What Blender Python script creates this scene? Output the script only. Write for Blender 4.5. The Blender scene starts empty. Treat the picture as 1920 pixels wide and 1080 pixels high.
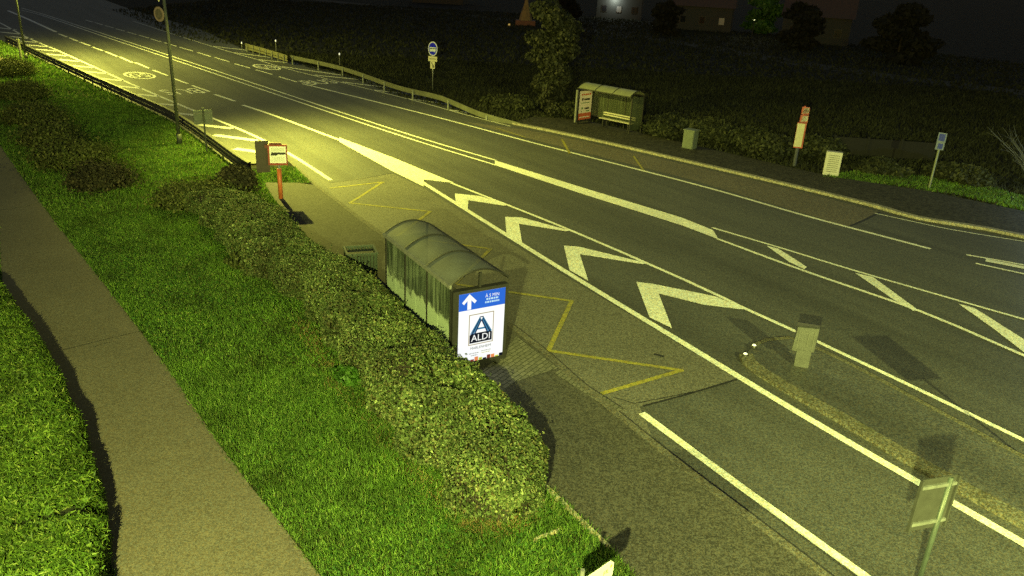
import bpy, math, random
import numpy as np
from mathutils import Vector, Matrix

scn = bpy.context.scene
COL = scn.collection
rnd = random.Random(7)
rng = np.random.default_rng(11)

# ------------------------------------------------------------------ camera
FPX, PITCH, ROLL, CAM_H = 1480.3, .3872, .0545, 8.9135
_cp, _sp, _cr, _sr = math.cos(PITCH), math.sin(PITCH), math.cos(ROLL), math.sin(ROLL)
_fwd = Vector((0, _cp, -_sp)); _up = Vector((0, _sp, _cp)); _rt = Vector((1, 0, 0))
_rt2 = _rt * _cr + _up * _sr; _up2 = _up * _cr - _rt * _sr
cam_d = bpy.data.cameras.new("camera"); cam = bpy.data.objects.new("camera", cam_d); COL.objects.link(cam)
M = Matrix.Identity(4)
for i in range(3):
    M[i][0], M[i][1], M[i][2] = _rt2[i], _up2[i], -_fwd[i]
M[2][3] = CAM_H
cam.matrix_world = M
cam_d.sensor_width = 36; cam_d.lens = 36 * FPX / 1920
cam_d.clip_start = .1; cam_d.clip_end = 6000
scn.camera = cam

# ------------------------------------------------------------------ world, exposure
SKY_STRENGTH = .145
world = bpy.data.worlds.new("World"); scn.world = world; world.use_nodes = True
nt = world.node_tree; nt.nodes.clear()
sky = nt.nodes.new("ShaderNodeTexSky"); sky.sky_type = 'NISHITA'; sky.sun_disc = False
sky.sun_elevation = math.radians(1.0); sky.sun_rotation = math.radians(200)
bg = nt.nodes.new("ShaderNodeBackground"); bg.inputs['Strength'].default_value = SKY_STRENGTH
out = nt.nodes.new("ShaderNodeOutputWorld")
nt.links.new(sky.outputs[0], bg.inputs[0]); nt.links.new(bg.outputs[0], out.inputs[0])
scn.view_settings.view_transform = 'Standard'; scn.view_settings.look = 'None'
scn.cycles.use_denoising = False; scn.cycles.sample_clamp_indirect = 1.5
scn.view_settings.exposure = 0; scn.view_settings.gamma = 1
LAMP_COL = (.93, 1.0, .235)
LAMP_COL_FAR = (1.0, .98, .13)
# street lamps: head position, aim point, watts
LAMPS = dict(near=((-1.8, -4, 8.9), (0, 14, 0), 52000), right=((13.5, -2, 9.5), (14.5, 15, 0), 36000),
             left=((-14.4, 39.4, 9.2), (-7.0, 38.5, 0), 33000), far=((-37.4, 65.2, 9.2), (-35, 66, 0), 26000))

# ------------------------------------------------------------------ helpers
def at(u, v, z=0.0):
    """the point at height z seen at pixel (u, v) of the 1920 x 1080 photograph"""
    d = _fwd * FPX + _rt2 * (u - 960) - _up2 * (v - 540)
    t = (z - CAM_H) / d.z
    return Vector((d.x * t, d.y * t, z))

def ats(pts, z=0.0):
    return [at(u, v, z) for u, v in pts]

class MB:
    def __init__(s): s.v = []; s.f = []; s.m = []
    def poly(s, pts, m=0):
        n = len(s.v); s.v += [tuple(p) for p in pts]; s.f.append(tuple(range(n, n + len(pts)))); s.m.append(m); return s
    def box(s, c, size, X=(1, 0, 0), Y=(0, 1, 0), Z=(0, 0, 1), m=0):
        c, X, Y, Z = Vector(c), Vector(X).normalized(), Vector(Y).normalized(), Vector(Z).normalized()
        hx, hy, hz = size[0] / 2, size[1] / 2, size[2] / 2
        n = len(s.v)
        for sx, sy, sz in ((-1,-1,-1),(1,-1,-1),(1,1,-1),(-1,1,-1),(-1,-1,1),(1,-1,1),(1,1,1),(-1,1,1)):
            s.v.append(tuple(c + X * hx * sx + Y * hy * sy + Z * hz * sz))
        for f in ((0,3,2,1),(4,5,6,7),(0,1,5,4),(1,2,6,5),(2,3,7,6),(3,0,4,7)):
            s.f.append(tuple(n + i for i in f)); s.m.append(m)
        return s
    def tube(s, p0, p1, r0, r1=None, n=12, m=0, caps=True):
        p0, p1 = Vector(p0), Vector(p1); r1 = r0 if r1 is None else r1
        d = (p1 - p0).normalized(); a = d.orthogonal().normalized(); b = d.cross(a)
        k = len(s.v)
        for p, r in ((p0, r0), (p1, r1)):
            for i in range(n):
                t = 2 * math.pi * i / n
                s.v.append(tuple(p + a * r * math.cos(t) + b * r * math.sin(t)))
        for i in range(n):
            j = (i + 1) % n; s.f.append((k + i, k + j, k + n + j, k + n + i)); s.m.append(m)
        if caps:
            s.f.append(tuple(k + i for i in reversed(range(n)))); s.m.append(m)
            s.f.append(tuple(k + n + i for i in range(n))); s.m.append(m)
        return s
    def path(s, pts, r, n=8, m=0):
        for a, b in zip(pts[:-1], pts[1:]): s.tube(a, b, r, n=n, m=m)
        return s
    def prism(s, pts, z0, z1, m=0, mside=None):
        """flat outline (xy) raised from z0 to z1"""
        n = len(s.v); k = len(pts); mside = m if mside is None else mside
        area = sum(pts[i][0] * pts[(i + 1) % k][1] - pts[(i + 1) % k][0] * pts[i][1] for i in range(k))
        if area < 0: pts = pts[::-1]
        s.v += [(p[0], p[1], z0) for p in pts] + [(p[0], p[1], z1) for p in pts]
        s.f.append(tuple(n + k + i for i in range(k))); s.m.append(m)
        for i in range(k):
            j = (i + 1) % k; s.f.append((n + i, n + j, n + k + j, n + k + i)); s.m.append(mside)
        return s
    def slab(s, pts2, O, X, Y, t, m=0):
        """outline in the X, Y plane at O, with thickness t along X cross Y (towards -N)"""
        O, X, Y = Vector(O), Vector(X), Vector(Y); N = X.cross(Y).normalized()
        area = sum(pts2[i][0] * pts2[(i + 1) % len(pts2)][1] - pts2[(i + 1) % len(pts2)][0] * pts2[i][1] for i in range(len(pts2)))
        if area < 0: pts2 = pts2[::-1]
        n = len(s.v); k = len(pts2)
        fr = [O + X * a + Y * b for a, b in pts2]
        s.v += [tuple(p) for p in fr] + [tuple(p - N * t) for p in fr]
        s.f.append(tuple(range(n, n + k))); s.m.append(m)
        s.f.append(tuple(reversed(range(n + k, n + 2 * k)))); s.m.append(m)
        for i in range(k):
            j = (i + 1) % k; s.f.append((n + j, n + i, n + k + i, n + k + j)); s.m.append(m)
        return s
    def raw(s, vs, fs, m=0):
        n = len(s.v); s.v += [tuple(p) for p in vs]
        for f in fs: s.f.append(tuple(n + i for i in f)); s.m.append(m)
        return s
    def build(s, name, mats, parent=None, loc=None, smooth=False):
        me = bpy.data.meshes.new(name); me.from_pydata(s.v, [], s.f)
        for mt in (mats if isinstance(mats, (list, tuple)) else [mats]): me.materials.append(mt)
        me.polygons.foreach_set('material_index', s.m)
        if smooth: me.polygons.foreach_set('use_smooth', [True] * len(s.f))
        me.update()
        o = bpy.data.objects.new(name, me); COL.objects.link(o)
        if parent is not None: o.parent = parent
        if loc is not None: o.location = loc
        return o

def thing(name, label, cat, loc=(0, 0, 0), rz=0.0, group=None):
    o = bpy.data.objects.new(name, None); COL.objects.link(o); o.empty_display_size = .3
    o.location = loc; o.rotation_euler = (0, 0, rz)
    o['label'] = label; o['category'] = cat
    if group: o['group'] = group
    return o

def tag(o, label, cat, group=None):
    o['label'] = label; o['category'] = cat
    if group: o['group'] = group
    return o

def struct(o): o['kind'] = 'structure'; return o
def stuff(o): o['kind'] = 'stuff'; return o

def copy_tree(o, parent=None):
    c = o.copy(); COL.objects.link(c)
    if parent is not None: c.parent = parent
    for ch in list(o.children): copy_tree(ch, c)
    return c

def smooth_line(pts, step=.8):
    """Catmull-Rom through ground points"""
    P = [Vector(p) for p in pts]; P = [P[0] * 2 - P[1]] + P + [P[-1] * 2 - P[-2]]
    res = []
    for i in range(1, len(P) - 2):
        a, b, c, d = P[i - 1], P[i], P[i + 1], P[i + 2]
        n = max(1, int((c - b).length / step))
        for k in range(n):
            t = k / n
            res.append(.5 * ((2 * b) + (c - a) * t + (2 * a - 5 * b + 4 * c - d) * t * t + (3 * b - a - 3 * c + d) * t ** 3))
    res.append(P[-2]); return res

def ribbon(mb, pts, w, z, m=0, sm=True, step=.8, w2=None):
    L = smooth_line(pts, step) if sm and len(pts) > 2 else [Vector(p) for p in pts]
    n = len(mb.v); N = len(L)
    for i, p in enumerate(L):
        d = (L[min(i + 1, N - 1)] - L[max(i - 1, 0)]); d.z = 0; d.normalize()
        q = Vector((-d.y, d.x, 0)); ww = w if w2 is None else w + (w2 - w) * i / (N - 1)
        mb.v.append((p.x + q.x * ww / 2, p.y + q.y * ww / 2, z)); mb.v.append((p.x - q.x * ww / 2, p.y - q.y * ww / 2, z))
    for i in range(N - 1):
        mb.f.append((n + 2 * i + 1, n + 2 * i + 3, n + 2 * i + 2, n + 2 * i)); mb.m.append(m)

def flat(mb, pts, z, m=0):
    a = sum(pts[i][0] * pts[(i + 1) % len(pts)][1] - pts[(i + 1) % len(pts)][0] * pts[i][1] for i in range(len(pts)))
    if a < 0: pts = pts[::-1]
    mb.poly([(p[0], p[1], z) for p in pts], m)

_tc = {}
def text_mesh(s, size=1.0, align='CENTER'):
    key = (s, size, align)
    if key not in _tc:
        cu = bpy.data.curves.new("txt", 'FONT'); cu.body = s; cu.size = size; cu.align_x = align; cu.align_y = 'CENTER'; cu.resolution_u = 2
        ob = bpy.data.objects.new("txt", cu); COL.objects.link(ob)
        me = bpy.data.meshes.new_from_object(ob)
        _tc[key] = ([tuple(v.co) for v in me.vertices], [tuple(p.vertices) for p in me.polygons])
        bpy.data.objects.remove(ob); bpy.data.curves.remove(cu); bpy.data.meshes.remove(me)
    return _tc[key]

def text(mb, s, O, X, Y, size, m=0, sx=1.0, lift=0.0, align='CENTER'):
    v, f = text_mesh(s, 1.0, align); O, X, Y = Vector(O), Vector(X), Vector(Y); N = X.cross(Y).normalized()
    mb.raw([O + X * (a * size * sx) + Y * (b * size) + N * lift for a, b, c in v], f, m)

# ------------------------------------------------------------------ materials
def mat(name, col=(.5, .5, .5), rough=.6, metal=0.0, spec=.5, emit=None, es=1.0):
    m = bpy.data.materials.new(name); m.use_nodes = True; b = m.node_tree.nodes['Principled BSDF']
    b.inputs['Base Color'].default_value = (*col, 1); b.inputs['Roughness'].default_value = rough
    b.inputs['Metallic'].default_value = metal; b.inputs['Specular IOR Level'].default_value = spec
    if emit: b.inputs['Emission Color'].default_value = (*emit, 1); b.inputs['Emission Strength'].default_value = es
    return m

def N(m, t, **kw):
    n = m.node_tree.nodes.new(t)
    for k, v in kw.items():
        if k in n.inputs: n.inputs[k].default_value = v
        else: setattr(n, k, v)
    return n

def ramp(m, src, stops):
    r = N(m, 'ShaderNodeValToRGB'); e = r.color_ramp.elements
    while len(e) > 1: e.remove(e[-1])
    e[0].position = stops[0][0]; e[0].color = (*stops[0][1], 1)
    for p, c in stops[1:]:
        k = e.new(p); k.color = (*c, 1)
    m.node_tree.links.new(src, r.inputs[0]); return r.outputs[0]

def mix(m, a, b, fac, mode='MIX'):
    n = N(m, 'ShaderNodeMix', data_type='RGBA', blend_type=mode); L = m.node_tree.links
    for s, i in ((a, 6), (b, 7)):
        if isinstance(s, tuple): n.inputs[i].default_value = (*s, 1)
        else: L.new(s, n.inputs[i])
    if isinstance(fac, (int, float)): n.inputs[0].default_value = fac
    else: L.new(fac, n.inputs[0])
    return n.outputs[2]

def noise(m, scale, detail=3, rough=.6, vec=None):
    n = N(m, 'ShaderNodeTexNoise'); n.inputs['Scale'].default_value = scale; n.inputs['Detail'].default_value = detail
    n.inputs['Roughness'].default_value = rough
    if vec is None: vec = N(m, 'ShaderNodeTexCoord').outputs['Object']
    m.node_tree.links.new(vec, n.inputs['Vector']); return n.outputs['Fac']

def bsdf(m): return m.node_tree.nodes['Principled BSDF']

def grainy(name, c0, c1, rough=.75, spec=.35, patch=None, patch_col=None, fine=38, bump=.35, chroma=.22, streak=None):
    """mineral surface: coarse grain of two tones and tints, blotches and slow tonal drift"""
    m = mat(name, c0, rough, spec=spec); L = m.node_tree.links; b = bsdf(m)
    src = None
    for k, wt in ((1, .52), (.42, .36), (.14, .12)):
        f = noise(m, fine * k, 1.5, .7)
        n = N(m, 'ShaderNodeMath', operation='MULTIPLY_ADD'); L.new(f, n.inputs[0]); n.inputs[1].default_value = wt
        if src is None: n.inputs[2].default_value = 0
        else: L.new(src, n.inputs[2])
        src = n.outputs[0]
    c = ramp(m, src, [(.42, tuple(x * .8 for x in c0)), (.5, tuple((x + y) / 2 for x, y in zip(c0, c1))), (.58, tuple(x * 1.15 for x in c1))])
    tc = N(m, 'ShaderNodeTexCoord'); mp = N(m, 'ShaderNodeMapping'); mp.inputs['Location'].default_value = (13, 7, 3); L.new(tc.outputs['Object'], mp.inputs[0])
    tint = ramp(m, noise(m, fine * .9, 2, .7, mp.outputs[0]), [(.4, (1 + chroma * .5, 1 - chroma * .1, 1 - chroma)), (.6, (1 - chroma * .5, 1 + chroma * .1, 1 + chroma))])
    c = mix(m, c, tint, 1.0, 'MULTIPLY')
    big = ramp(m, noise(m, .35, 4, .6), [(.3, (.88, .88, .88)), (.7, (1.09, 1.09, 1.09))])
    c = mix(m, c, big, 1.0, 'MULTIPLY')
    if streak is not None:
        mp2 = N(m, 'ShaderNodeMapping'); mp2.vector_type = 'TEXTURE'; mp2.inputs['Rotation'].default_value = (0, 0, streak); mp2.inputs['Scale'].default_value = (22, 1.0, 1); L.new(tc.outputs['Object'], mp2.inputs[0])
        c = mix(m, c, ramp(m, noise(m, .8, 3, .6, mp2.outputs[0]), [(.32, (.74, .74, .72)), (.6, (1.12, 1.12, 1.12))]), 1.0, 'MULTIPLY')
    if patch:
        c = mix(m, c, patch_col, ramp(m, noise(m, patch, 5, .7), [(.55, (0, 0, 0)), (.72, (.7, .7, .7))]))
    L.new(c, b.inputs['Base Color'])
    bp = N(m, 'ShaderNodeBump'); bp.inputs['Strength'].default_value = bump; bp.inputs['Distance'].default_value = .012
    L.new(src, bp.inputs['Height']); L.new(bp.outputs[0], b.inputs['Normal'])
    return m

def leafy(name, stops, rough=.5, trans=.25, noise_scale=.9, tint=(.55, 1.35), tints=None):
    """leaf material: a tone of its own for every leaf, clumps of lighter and darker kinds"""
    m = mat(name, stops[0][1], rough, spec=.35); L = m.node_tree.links; b = bsdf(m)
    g = N(m, 'ShaderNodeNewGeometry')
    c = ramp(m, g.outputs['Random Per Island'], stops)
    c2 = ramp(m, noise(m, noise_scale, 4, .65), tints or [(.32, (tint[0],) * 3), (.68, (tint[1],) * 3)])
    c = mix(m, c, c2, 1.0, 'MULTIPLY')
    L.new(c, b.inputs['Base Color'])
    tr = N(m, 'ShaderNodeBsdfTranslucent'); L.new(c, tr.inputs['Color'])
    ms = N(m, 'ShaderNodeMixShader'); ms.inputs[0].default_value = trans
    L.new(b.outputs[0], ms.inputs[1]); L.new(tr.outputs[0], ms.inputs[2])
    L.new(ms.outputs[0], m.node_tree.nodes['Material Output'].inputs['Surface'])
    return m

ASPHALT = grainy("asphalt", (.042, .044, .046), (.088, .088, .084), .62, .45, fine=36, streak=math.radians(126))
BAY = grainy("bay concrete", (.070, .068, .062), (.140, .134, .120), .7, .35, patch=.5, patch_col=(.05, .048, .045), fine=34)
BAY_FAR = grainy("far bay surface", (.065, .058, .052), (.15, .132, .112), .7, .35, fine=26)
PAVE = grainy("pavement asphalt", (.029, .0285, .027), (.076, .073, .066), .8, .3, fine=40, chroma=.15)
PATH = grainy("path asphalt", (.092, .081, .066), (.140, .124, .102), .85, .25, fine=44, chroma=.16)
SOIL = grainy("verge soil", (.018, .022, .010), (.05, .055, .024), .95, .1, patch=.6, patch_col=(.06, .042, .022), fine=12)
FIELD = grainy("field earth", (.010, .011, .009), (.034, .034, .028), .95, .1, fine=3.0, bump=1.0)
KERB_NEAR = grainy("near kerb concrete", (.055, .052, .045), (.13, .122, .105), .8, .3)
KERB = grainy("kerb stone", (.15, .14, .12), (.30, .28, .24), .8, .3, patch=1.6, patch_col=(.10, .095, .08), fine=30)
EDGING = grainy("edging stone", (.20, .18, .14), (.36, .33, .25), .85, .3, patch=1.2, patch_col=(.12, .13, .06), fine=20)

def paint(name, col, under, wear=.5):
    m = grainy(name, tuple(x * .72 for x in col), col, .55, .4, fine=30, bump=.2)
    L = m.node_tree.links; b = bsdf(m); src = b.inputs['Base Color'].links[0].from_socket
    w = ramp(m, noise(m, 2.6, 6, .75), [(wear, (0, 0, 0)), (wear + .13, (.75, .75, .75))])
    L.new(mix(m, src, under, w), b.inputs['Base Color']); return m
WHITE = paint("white road paint", (.80, .80, .77), (.16, .16, .15), .63)
YELLOW = paint("yellow road paint", (.30, .265, .05), (.095, .092, .078), .52)

def mat_noisy(name, col, var=.25, rough=.5, metal=0.0, scale=6):
    m = mat(name, col, rough, metal); L = m.node_tree.links
    c = ramp(m, noise(m, scale, 5, .65), [(.3, tuple(x * (1 - var) for x in col)), (.7, tuple(min(1, x * (1 + var)) for x in col))])
    L.new(c, bsdf(m).inputs['Base Color']); return m
GALV = mat_noisy("galvanised steel", (.30, .32, .33), .3, .45, .6)
GALV_D = mat_noisy("dull steel rail", (.20, .21, .19), .35, .6, .3, 3)
DARK = mat_noisy("dark frame", (.014, .014, .015), .3, .6)
GREY = mat_noisy("grey metal", (.15, .155, .15), .25, .5)
SIGNBACK = mat_noisy("sign back grey", (.034, .036, .035), .25, .85, 0)
LAMPPOLE = mat_noisy("lamp pole", (.05, .06, .05), .3, .5)
POSTGREEN = mat_noisy("pale painted post", (.048, .064, .058), .2, .45)
WHITEP = mat_noisy("white plate", (.85, .85, .83), .05, .35)
YELP = mat_noisy("cream plate", (.75, .73, .50), .05, .4)
BLUE = mat("sign blue", (.008, .02, .85), .35)
BLACK = mat("black ink", (.012, .012, .012), .5)
RED = mat_noisy("red paint", (.26, .03, .018), .3, .45)
ORANGE = mat_noisy("orange red post", (.50, .13, .045), .25, .5)
PLASTIC = mat_noisy("grey plastic", (.075, .08, .075), .2, .5)
WOOD = mat_noisy("bench slat", (.42, .40, .33), .25, .5)
REFL = mat("self-lit white reflector", (.9, .9, .88), .3, emit=(1, 1, .85), es=.55)  # slight emission stands in for light the reflectors throw back
CABW = mat_noisy("white cabinet", (.40, .40, .38), .15, .5)
CABG = mat_noisy("green grey cabinet", (.10, .12, .10), .2, .55)
LAMPGLASS = mat("lamp lens", (.9, .9, .8), .2, emit=(1, .95, .5), es=20)

def dirty_glass(name, tint, base_alpha, dirt=(.30, .36, .27), height=None):
    m = mat(name, tint, .25, spec=.5); L = m.node_tree.links; b = bsdf(m)
    tc = N(m, 'ShaderNodeTexCoord'); mp = N(m, 'ShaderNodeMapping'); mp.inputs['Scale'].default_value = (4.0, 4.0, .35)
    L.new(tc.outputs['Object'], mp.inputs[0])
    st = noise(m, 2.2, 5, .7, mp.outputs[0])
    f = ramp(m, st, [(.42, (0, 0, 0)), (.68, (.55, .55, .55))])
    if height:
        sp = N(m, 'ShaderNodeSeparateXYZ'); L.new(tc.outputs['Object'], sp.inputs[0])
        nz = noise(m, 2.3, 5, .7); ad = N(m, 'ShaderNodeMath', operation='MULTIPLY_ADD'); L.new(nz, ad.inputs[0]); ad.inputs[1].default_value = -1.5; L.new(sp.outputs[2], ad.inputs[2])
        g = N(m, 'ShaderNodeMapRange'); g.inputs[1].default_value = height - .75 + .08; g.inputs[2].default_value = height - .75 - .08; L.new(ad.outputs[0], g.inputs[0])
        f2 = N(m, 'ShaderNodeMath', operation='MAXIMUM'); L.new(f, f2.inputs[0]); L.new(g.outputs[0], f2.inputs[1]); f = f2.outputs[0]
    L.new(mix(m, tint, dirt, f), b.inputs['Base Color'])
    mr = N(m, 'ShaderNodeMapRange'); mr.inputs[3].default_value = base_alpha; mr.inputs[4].default_value = .95; L.new(f, mr.inputs[0])
    L.new(mr.outputs[0], b.inputs['Alpha']); return m
GLASS_BACK = dirty_glass("grimy back glass", (.04, .055, .045), .6, dirt=(.36, .44, .34), height=1.20)
GLASS_FAR = dirty_glass("hazed glass", (.05, .06, .04), .45, dirt=(.13, .155, .09))
ROOF = mat_noisy("smoked polycarbonate", (.072, .084, .098), .22, .62, scale=2.5)
bsdf(ROOF).inputs['Alpha'].default_value = .80
ROOF_FAR = mat_noisy("pale polycarbonate", (.20, .21, .14), .18, .45, scale=2.5)

# ------------------------------------------------------------------ ground, roads, paths
S = 2600
mb = MB(); mb.poly([(-S, -S, -.06), (S, -S, -.06), (S, S, -.06), (-S, S, -.06)])
struct(mb.build("field", FIELD))

kerb_pts = [(-10.6, 35.9), (-9.75, 34.4), (-8.3, 31.8), (-6.77, 29.39), (-5.03, 26.66), (.13, 18.95), (1.8, 16.0), (3.28, 13.45), (4.42, 11.65), (5.42, 10.05), (8.3, 5.4), (13.0, -2.2)]
kerb_line = smooth_line([Vector((x, y, 0)) for x, y in kerb_pts], .6)
guard_px = [(50, 85), (143, 127), (247, 173), (333, 213), (447, 292)]
guard_line = smooth_line([Vector((-60, 88, 0)), Vector((-50, 77, 0))] + [at(u, v, .75) * 1 for u, v in guard_px] + [Vector((-11.3, 32.4, 0))], 1.0)
for p in guard_line: p.z = 0
far_kerb = smooth_line(ats([(960, 233), (1100, 262), (1300, 308), (1500, 355), (1650, 392), (1720, 412), (1920, 447)]) + [Vector((26.5, 23.5, 0)), Vector((36, 14, 0))], .8)

# road sheet
near_edge = [Vector((-110, 150, 0)), Vector((-75, 107, 0))] + guard_line[:-3:3] + kerb_line[::2]
far_edge = [Vector((-106, 190, 0)), Vector((-63, 129, 0)), Vector((-38, 97, 0)), Vector((-27, 79, 0))] + ats([(560, 118), (700, 152), (860, 196), (930, 222)]) + far_kerb[::2]
far_edge = [Vector((p.x, p.y, 0)) for p in far_edge]
mb = MB(); flat(mb, near_edge + far_edge[::-1], 0.0)
struct(mb.build("road", ASPHALT))
# bus bays
mb = MB(); flat(mb, ats([(598, 335), (617, 343), (735, 325), (795, 353), (920, 432), (1050, 512), (1240, 625), (1300, 662), (1393, 709), (1200, 763)]) + [Vector((3.1, 13.75, 0)), Vector((1.8, 16.0, 0)), Vector((.13, 18.95, 0)), Vector((-5.03, 26.66, 0)), Vector((-6.77, 29.39, 0))], .004)
struct(mb.build("bus_bay", BAY))
mb = MB(); flat(mb, ats([(868, 228), (985, 243), (1100, 266), (1300, 312), (1500, 359), (1648, 397), (1590, 425), (1300, 338), (1000, 262)]), .004)
struct(mb.build("far_bus_bay", BAY_FAR))
# crack and seam lines in the bay
SEAM = mat("black seam and line", (.012, .012, .012), .6)
mb = MB()
for a, b, w in (((617, 343), (735, 325), .05), ((1205, 762), (1393, 708), .06), ((1590, 425), (1650, 398), .08)):
    ribbon(mb, [at(*a), at((a[0] + b[0]) / 2, (a[1] + b[1]) / 2 + 1.5), at(*b)], w, .007, step=.3)
ribbon(mb, ats([(1150, 745), (1190, 757), (1300, 735)]), .03, .007)
ribbon(mb, ats([(1226, 664), (1245, 669)]), .10, .007, sm=False)
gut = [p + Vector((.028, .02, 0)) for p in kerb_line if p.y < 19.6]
ribbon(mb, gut, .045, .009, sm=False)  # thin dark line along the foot of the near kerb
struct(mb.build("seams_and_kerb_line", SEAM))

# near pavement between kerb and grass, with a real step down to the road
edge_in = [Vector((-9.2, 31.9, 0)), Vector((-10.49, 31.69, 0)), Vector((-9.4, 29.4, 0)), Vector((-5.0, 21.7, 0)), Vector((-2.2, 17.0, 0)), Vector((-.35, 14.0, 0)), Vector((.93, 11.95, 0)), Vector((1.82, 10.56, 0)), Vector((2.6, 9.1, 0)), Vector((4.6, 5.6, 0)), Vector((9.0, -2.2, 0))]
kin = []
Lk = [p for p in kerb_line if p.y < 32.2]
for i, p in enumerate(Lk):
    d = (Lk[min(i + 1, len(Lk) - 1)] - Lk[max(i - 1, 0)]).normalized(); kin.append(Vector((p.x + d.y * .17, p.y - d.x * .17, 0)))
mb = MB(); mb.prism([(p.x, p.y) for p in kin[::2]] + [(p.x, p.y) for p in edge_in[::-1]], -.05, .105)
struct(mb.build("pavement", PAVE))
mb = MB()
for a, b, c, d in zip(kerb_line[:-1], kerb_line[1:], [None] * 999, [None] * 999):
    dd = (b - a).normalized(); q = Vector((dd.y, -dd.x, 0)) * .17
    g = dd * .004
    mb.prism([(a.x + g.x, a.y + g.y), (b.x - g.x, b.y - g.y), (b.x + q.x - g.x, b.y + q.y - g.y), (a.x + q.x + g.x, a.y + q.y + g.y)], -.05, .112)
struct(mb.build("kerb", KERB_NEAR))
# pale strip of slabs beside the kerb near the platform end, pavers in front of the advert
def paver_mat():
    m = mat("grey pavers", (.12, .12, .1), .8); L = m.node_tree.links
    tc = N(m, 'ShaderNodeTexCoord'); mp = N(m, 'ShaderNodeMapping'); mp.inputs['Rotation'].default_value = (0, 0, math.radians(-58)); L.new(tc.outputs['Object'], mp.inputs[0])
    br = N(m, 'ShaderNodeTexBrick'); br.inputs['Scale'].default_value = 1.0; br.inputs['Color1'].default_value = (.09, .088, .075, 1); br.inputs['Color2'].default_value = (.135, .13, .11, 1); br.inputs['Mortar'].default_value = (.03, .035, .02, 1)
    br.inputs['Mortar Size'].default_value = .012; br.inputs['Brick Width'].default_value = .24; br.inputs['Row Height'].default_value = .12
    L.new(mp.outputs[0], br.inputs['Vector'])
    c = mix(m, br.outputs['Color'], ramp(m, noise(m, 30, 3), [(.35, (.75,) * 3), (.65, (1.25,) * 3)]), 1, 'MULTIPLY')
    L.new(c, bsdf(m).inputs['Base Color']); return m
PAVER = paver_mat()
mb = MB(); flat(mb, ats([(900, 700), (948, 655), (968, 630), (1046, 690), (968, 715), (935, 740)], .11), .11)
flat(mb, ats([(1052, 692), (1170, 768), (1150, 772), (1040, 700)], .11), .1115)
struct(mb.build("paving_blocks", PAVER))
# edging stone along the grass
mb = MB(); e0, e1 = Vector((.2, 13.05, 0)), Vector((1.86, 10.5, 0)); k = 5
for i in range(k):
    a = e0.lerp(e1, i / k); b = e0.lerp(e1, (i + .985) / k); q = Vector((-.075, -.05, 0))
    mb.prism([(a.x, a.y), (b.x, b.y), (b.x + q.x, b.y + q.y), (a.x + q.x, a.y + q.y)], -.05, .15)
struct(mb.build("pavement_edging", EDGING))
# a sunken bit of old kerb in the grass
mb = MB(); a, b = at(1000, 1015, .12), at(1048, 997, .12); q = Vector((.02, .07, 0))
mb.prism([(a.x, a.y), (b.x, b.y), (b.x + q.x, b.y + q.y), (a.x + q.x, a.y + q.y)], 0, .15); struct(mb.build("old_kerb_stone", EDGING))

# verge sheet and cycle path
verge_edge = guard_line[:-3:3] + [Vector((-11.6, 33.6, 0)), Vector((-10.4, 34.6, 0)), Vector((-9.9, 34.4, 0)), Vector((-8.6, 32.0, 0))] + edge_in
verge = [Vector((-110, 150, 0)), Vector((-75, 107, 0))] + verge_edge + [Vector((6, -12, 0)), Vector((-60, -12, 0)), Vector((-140, 60, 0))]
mb = MB(); mb.prism([(p.x, p.y) for p in verge], -.05, .09)
struct(mb.build("verge", SOIL))
path_L = smooth_line([Vector((-44, 66, 0)), Vector((-27.5, 41.0, 0)), at(0, 490, .11), at(30, 600, .11), at(110, 800, .11), at(215, 1080, .11), Vector((-4.6, 6.5, 0)), Vector((-1.2, -6, 0))], 1)
path_R = smooth_line([Vector((-40.5, 63.5, 0)), at(-40, 215, .11), at(0, 272, .11), at(80, 385, .11), at(270, 630, .11), at(430, 860, .11), at(600, 1080, .11), Vector((-1.4, 7.2, 0)), Vector((2.0, -6, 0))], 1)
mb = MB(); n = 60
def resample(L, n):
    d = [0]
    for a, b in zip(L[:-1], L[1:]): d.append(d[-1] + (b - a).length)
    res = []
    for k in range(n + 1):
        t = d[-1] * k / n; i = 0
        while i < len(d) - 2 and d[i + 1] < t: i += 1
        res.append(L[i].lerp(L[i + 1], min(1, (t - d[i]) / max(1e-6, d[i + 1] - d[i]))))
    return res
PL, PR = resample(path_L, n), resample(path_R, n)
for i in range(n):
    mb.poly([(PL[i].x, PL[i].y, .115), (PL[i + 1].x, PL[i + 1].y, .115), (PR[i + 1].x, PR[i + 1].y, .115), (PR[i].x, PR[i].y, .115)])
struct(mb.build("cycle_path", PATH))
mb = MB()
ribbon(mb, ats([(-6, 394), (40, 388), (78, 379)], .119), .045, .119, step=.3)
ribbon(mb, ats([(72, 666), (150, 648), (205, 634), (262, 621)], .119), .03, .119, step=.3)
ribbon(mb, ats([(178, 649), (207, 641)], .119), .02, .119, sm=False)
struct(mb.build("path_joints", SEAM))

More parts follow.
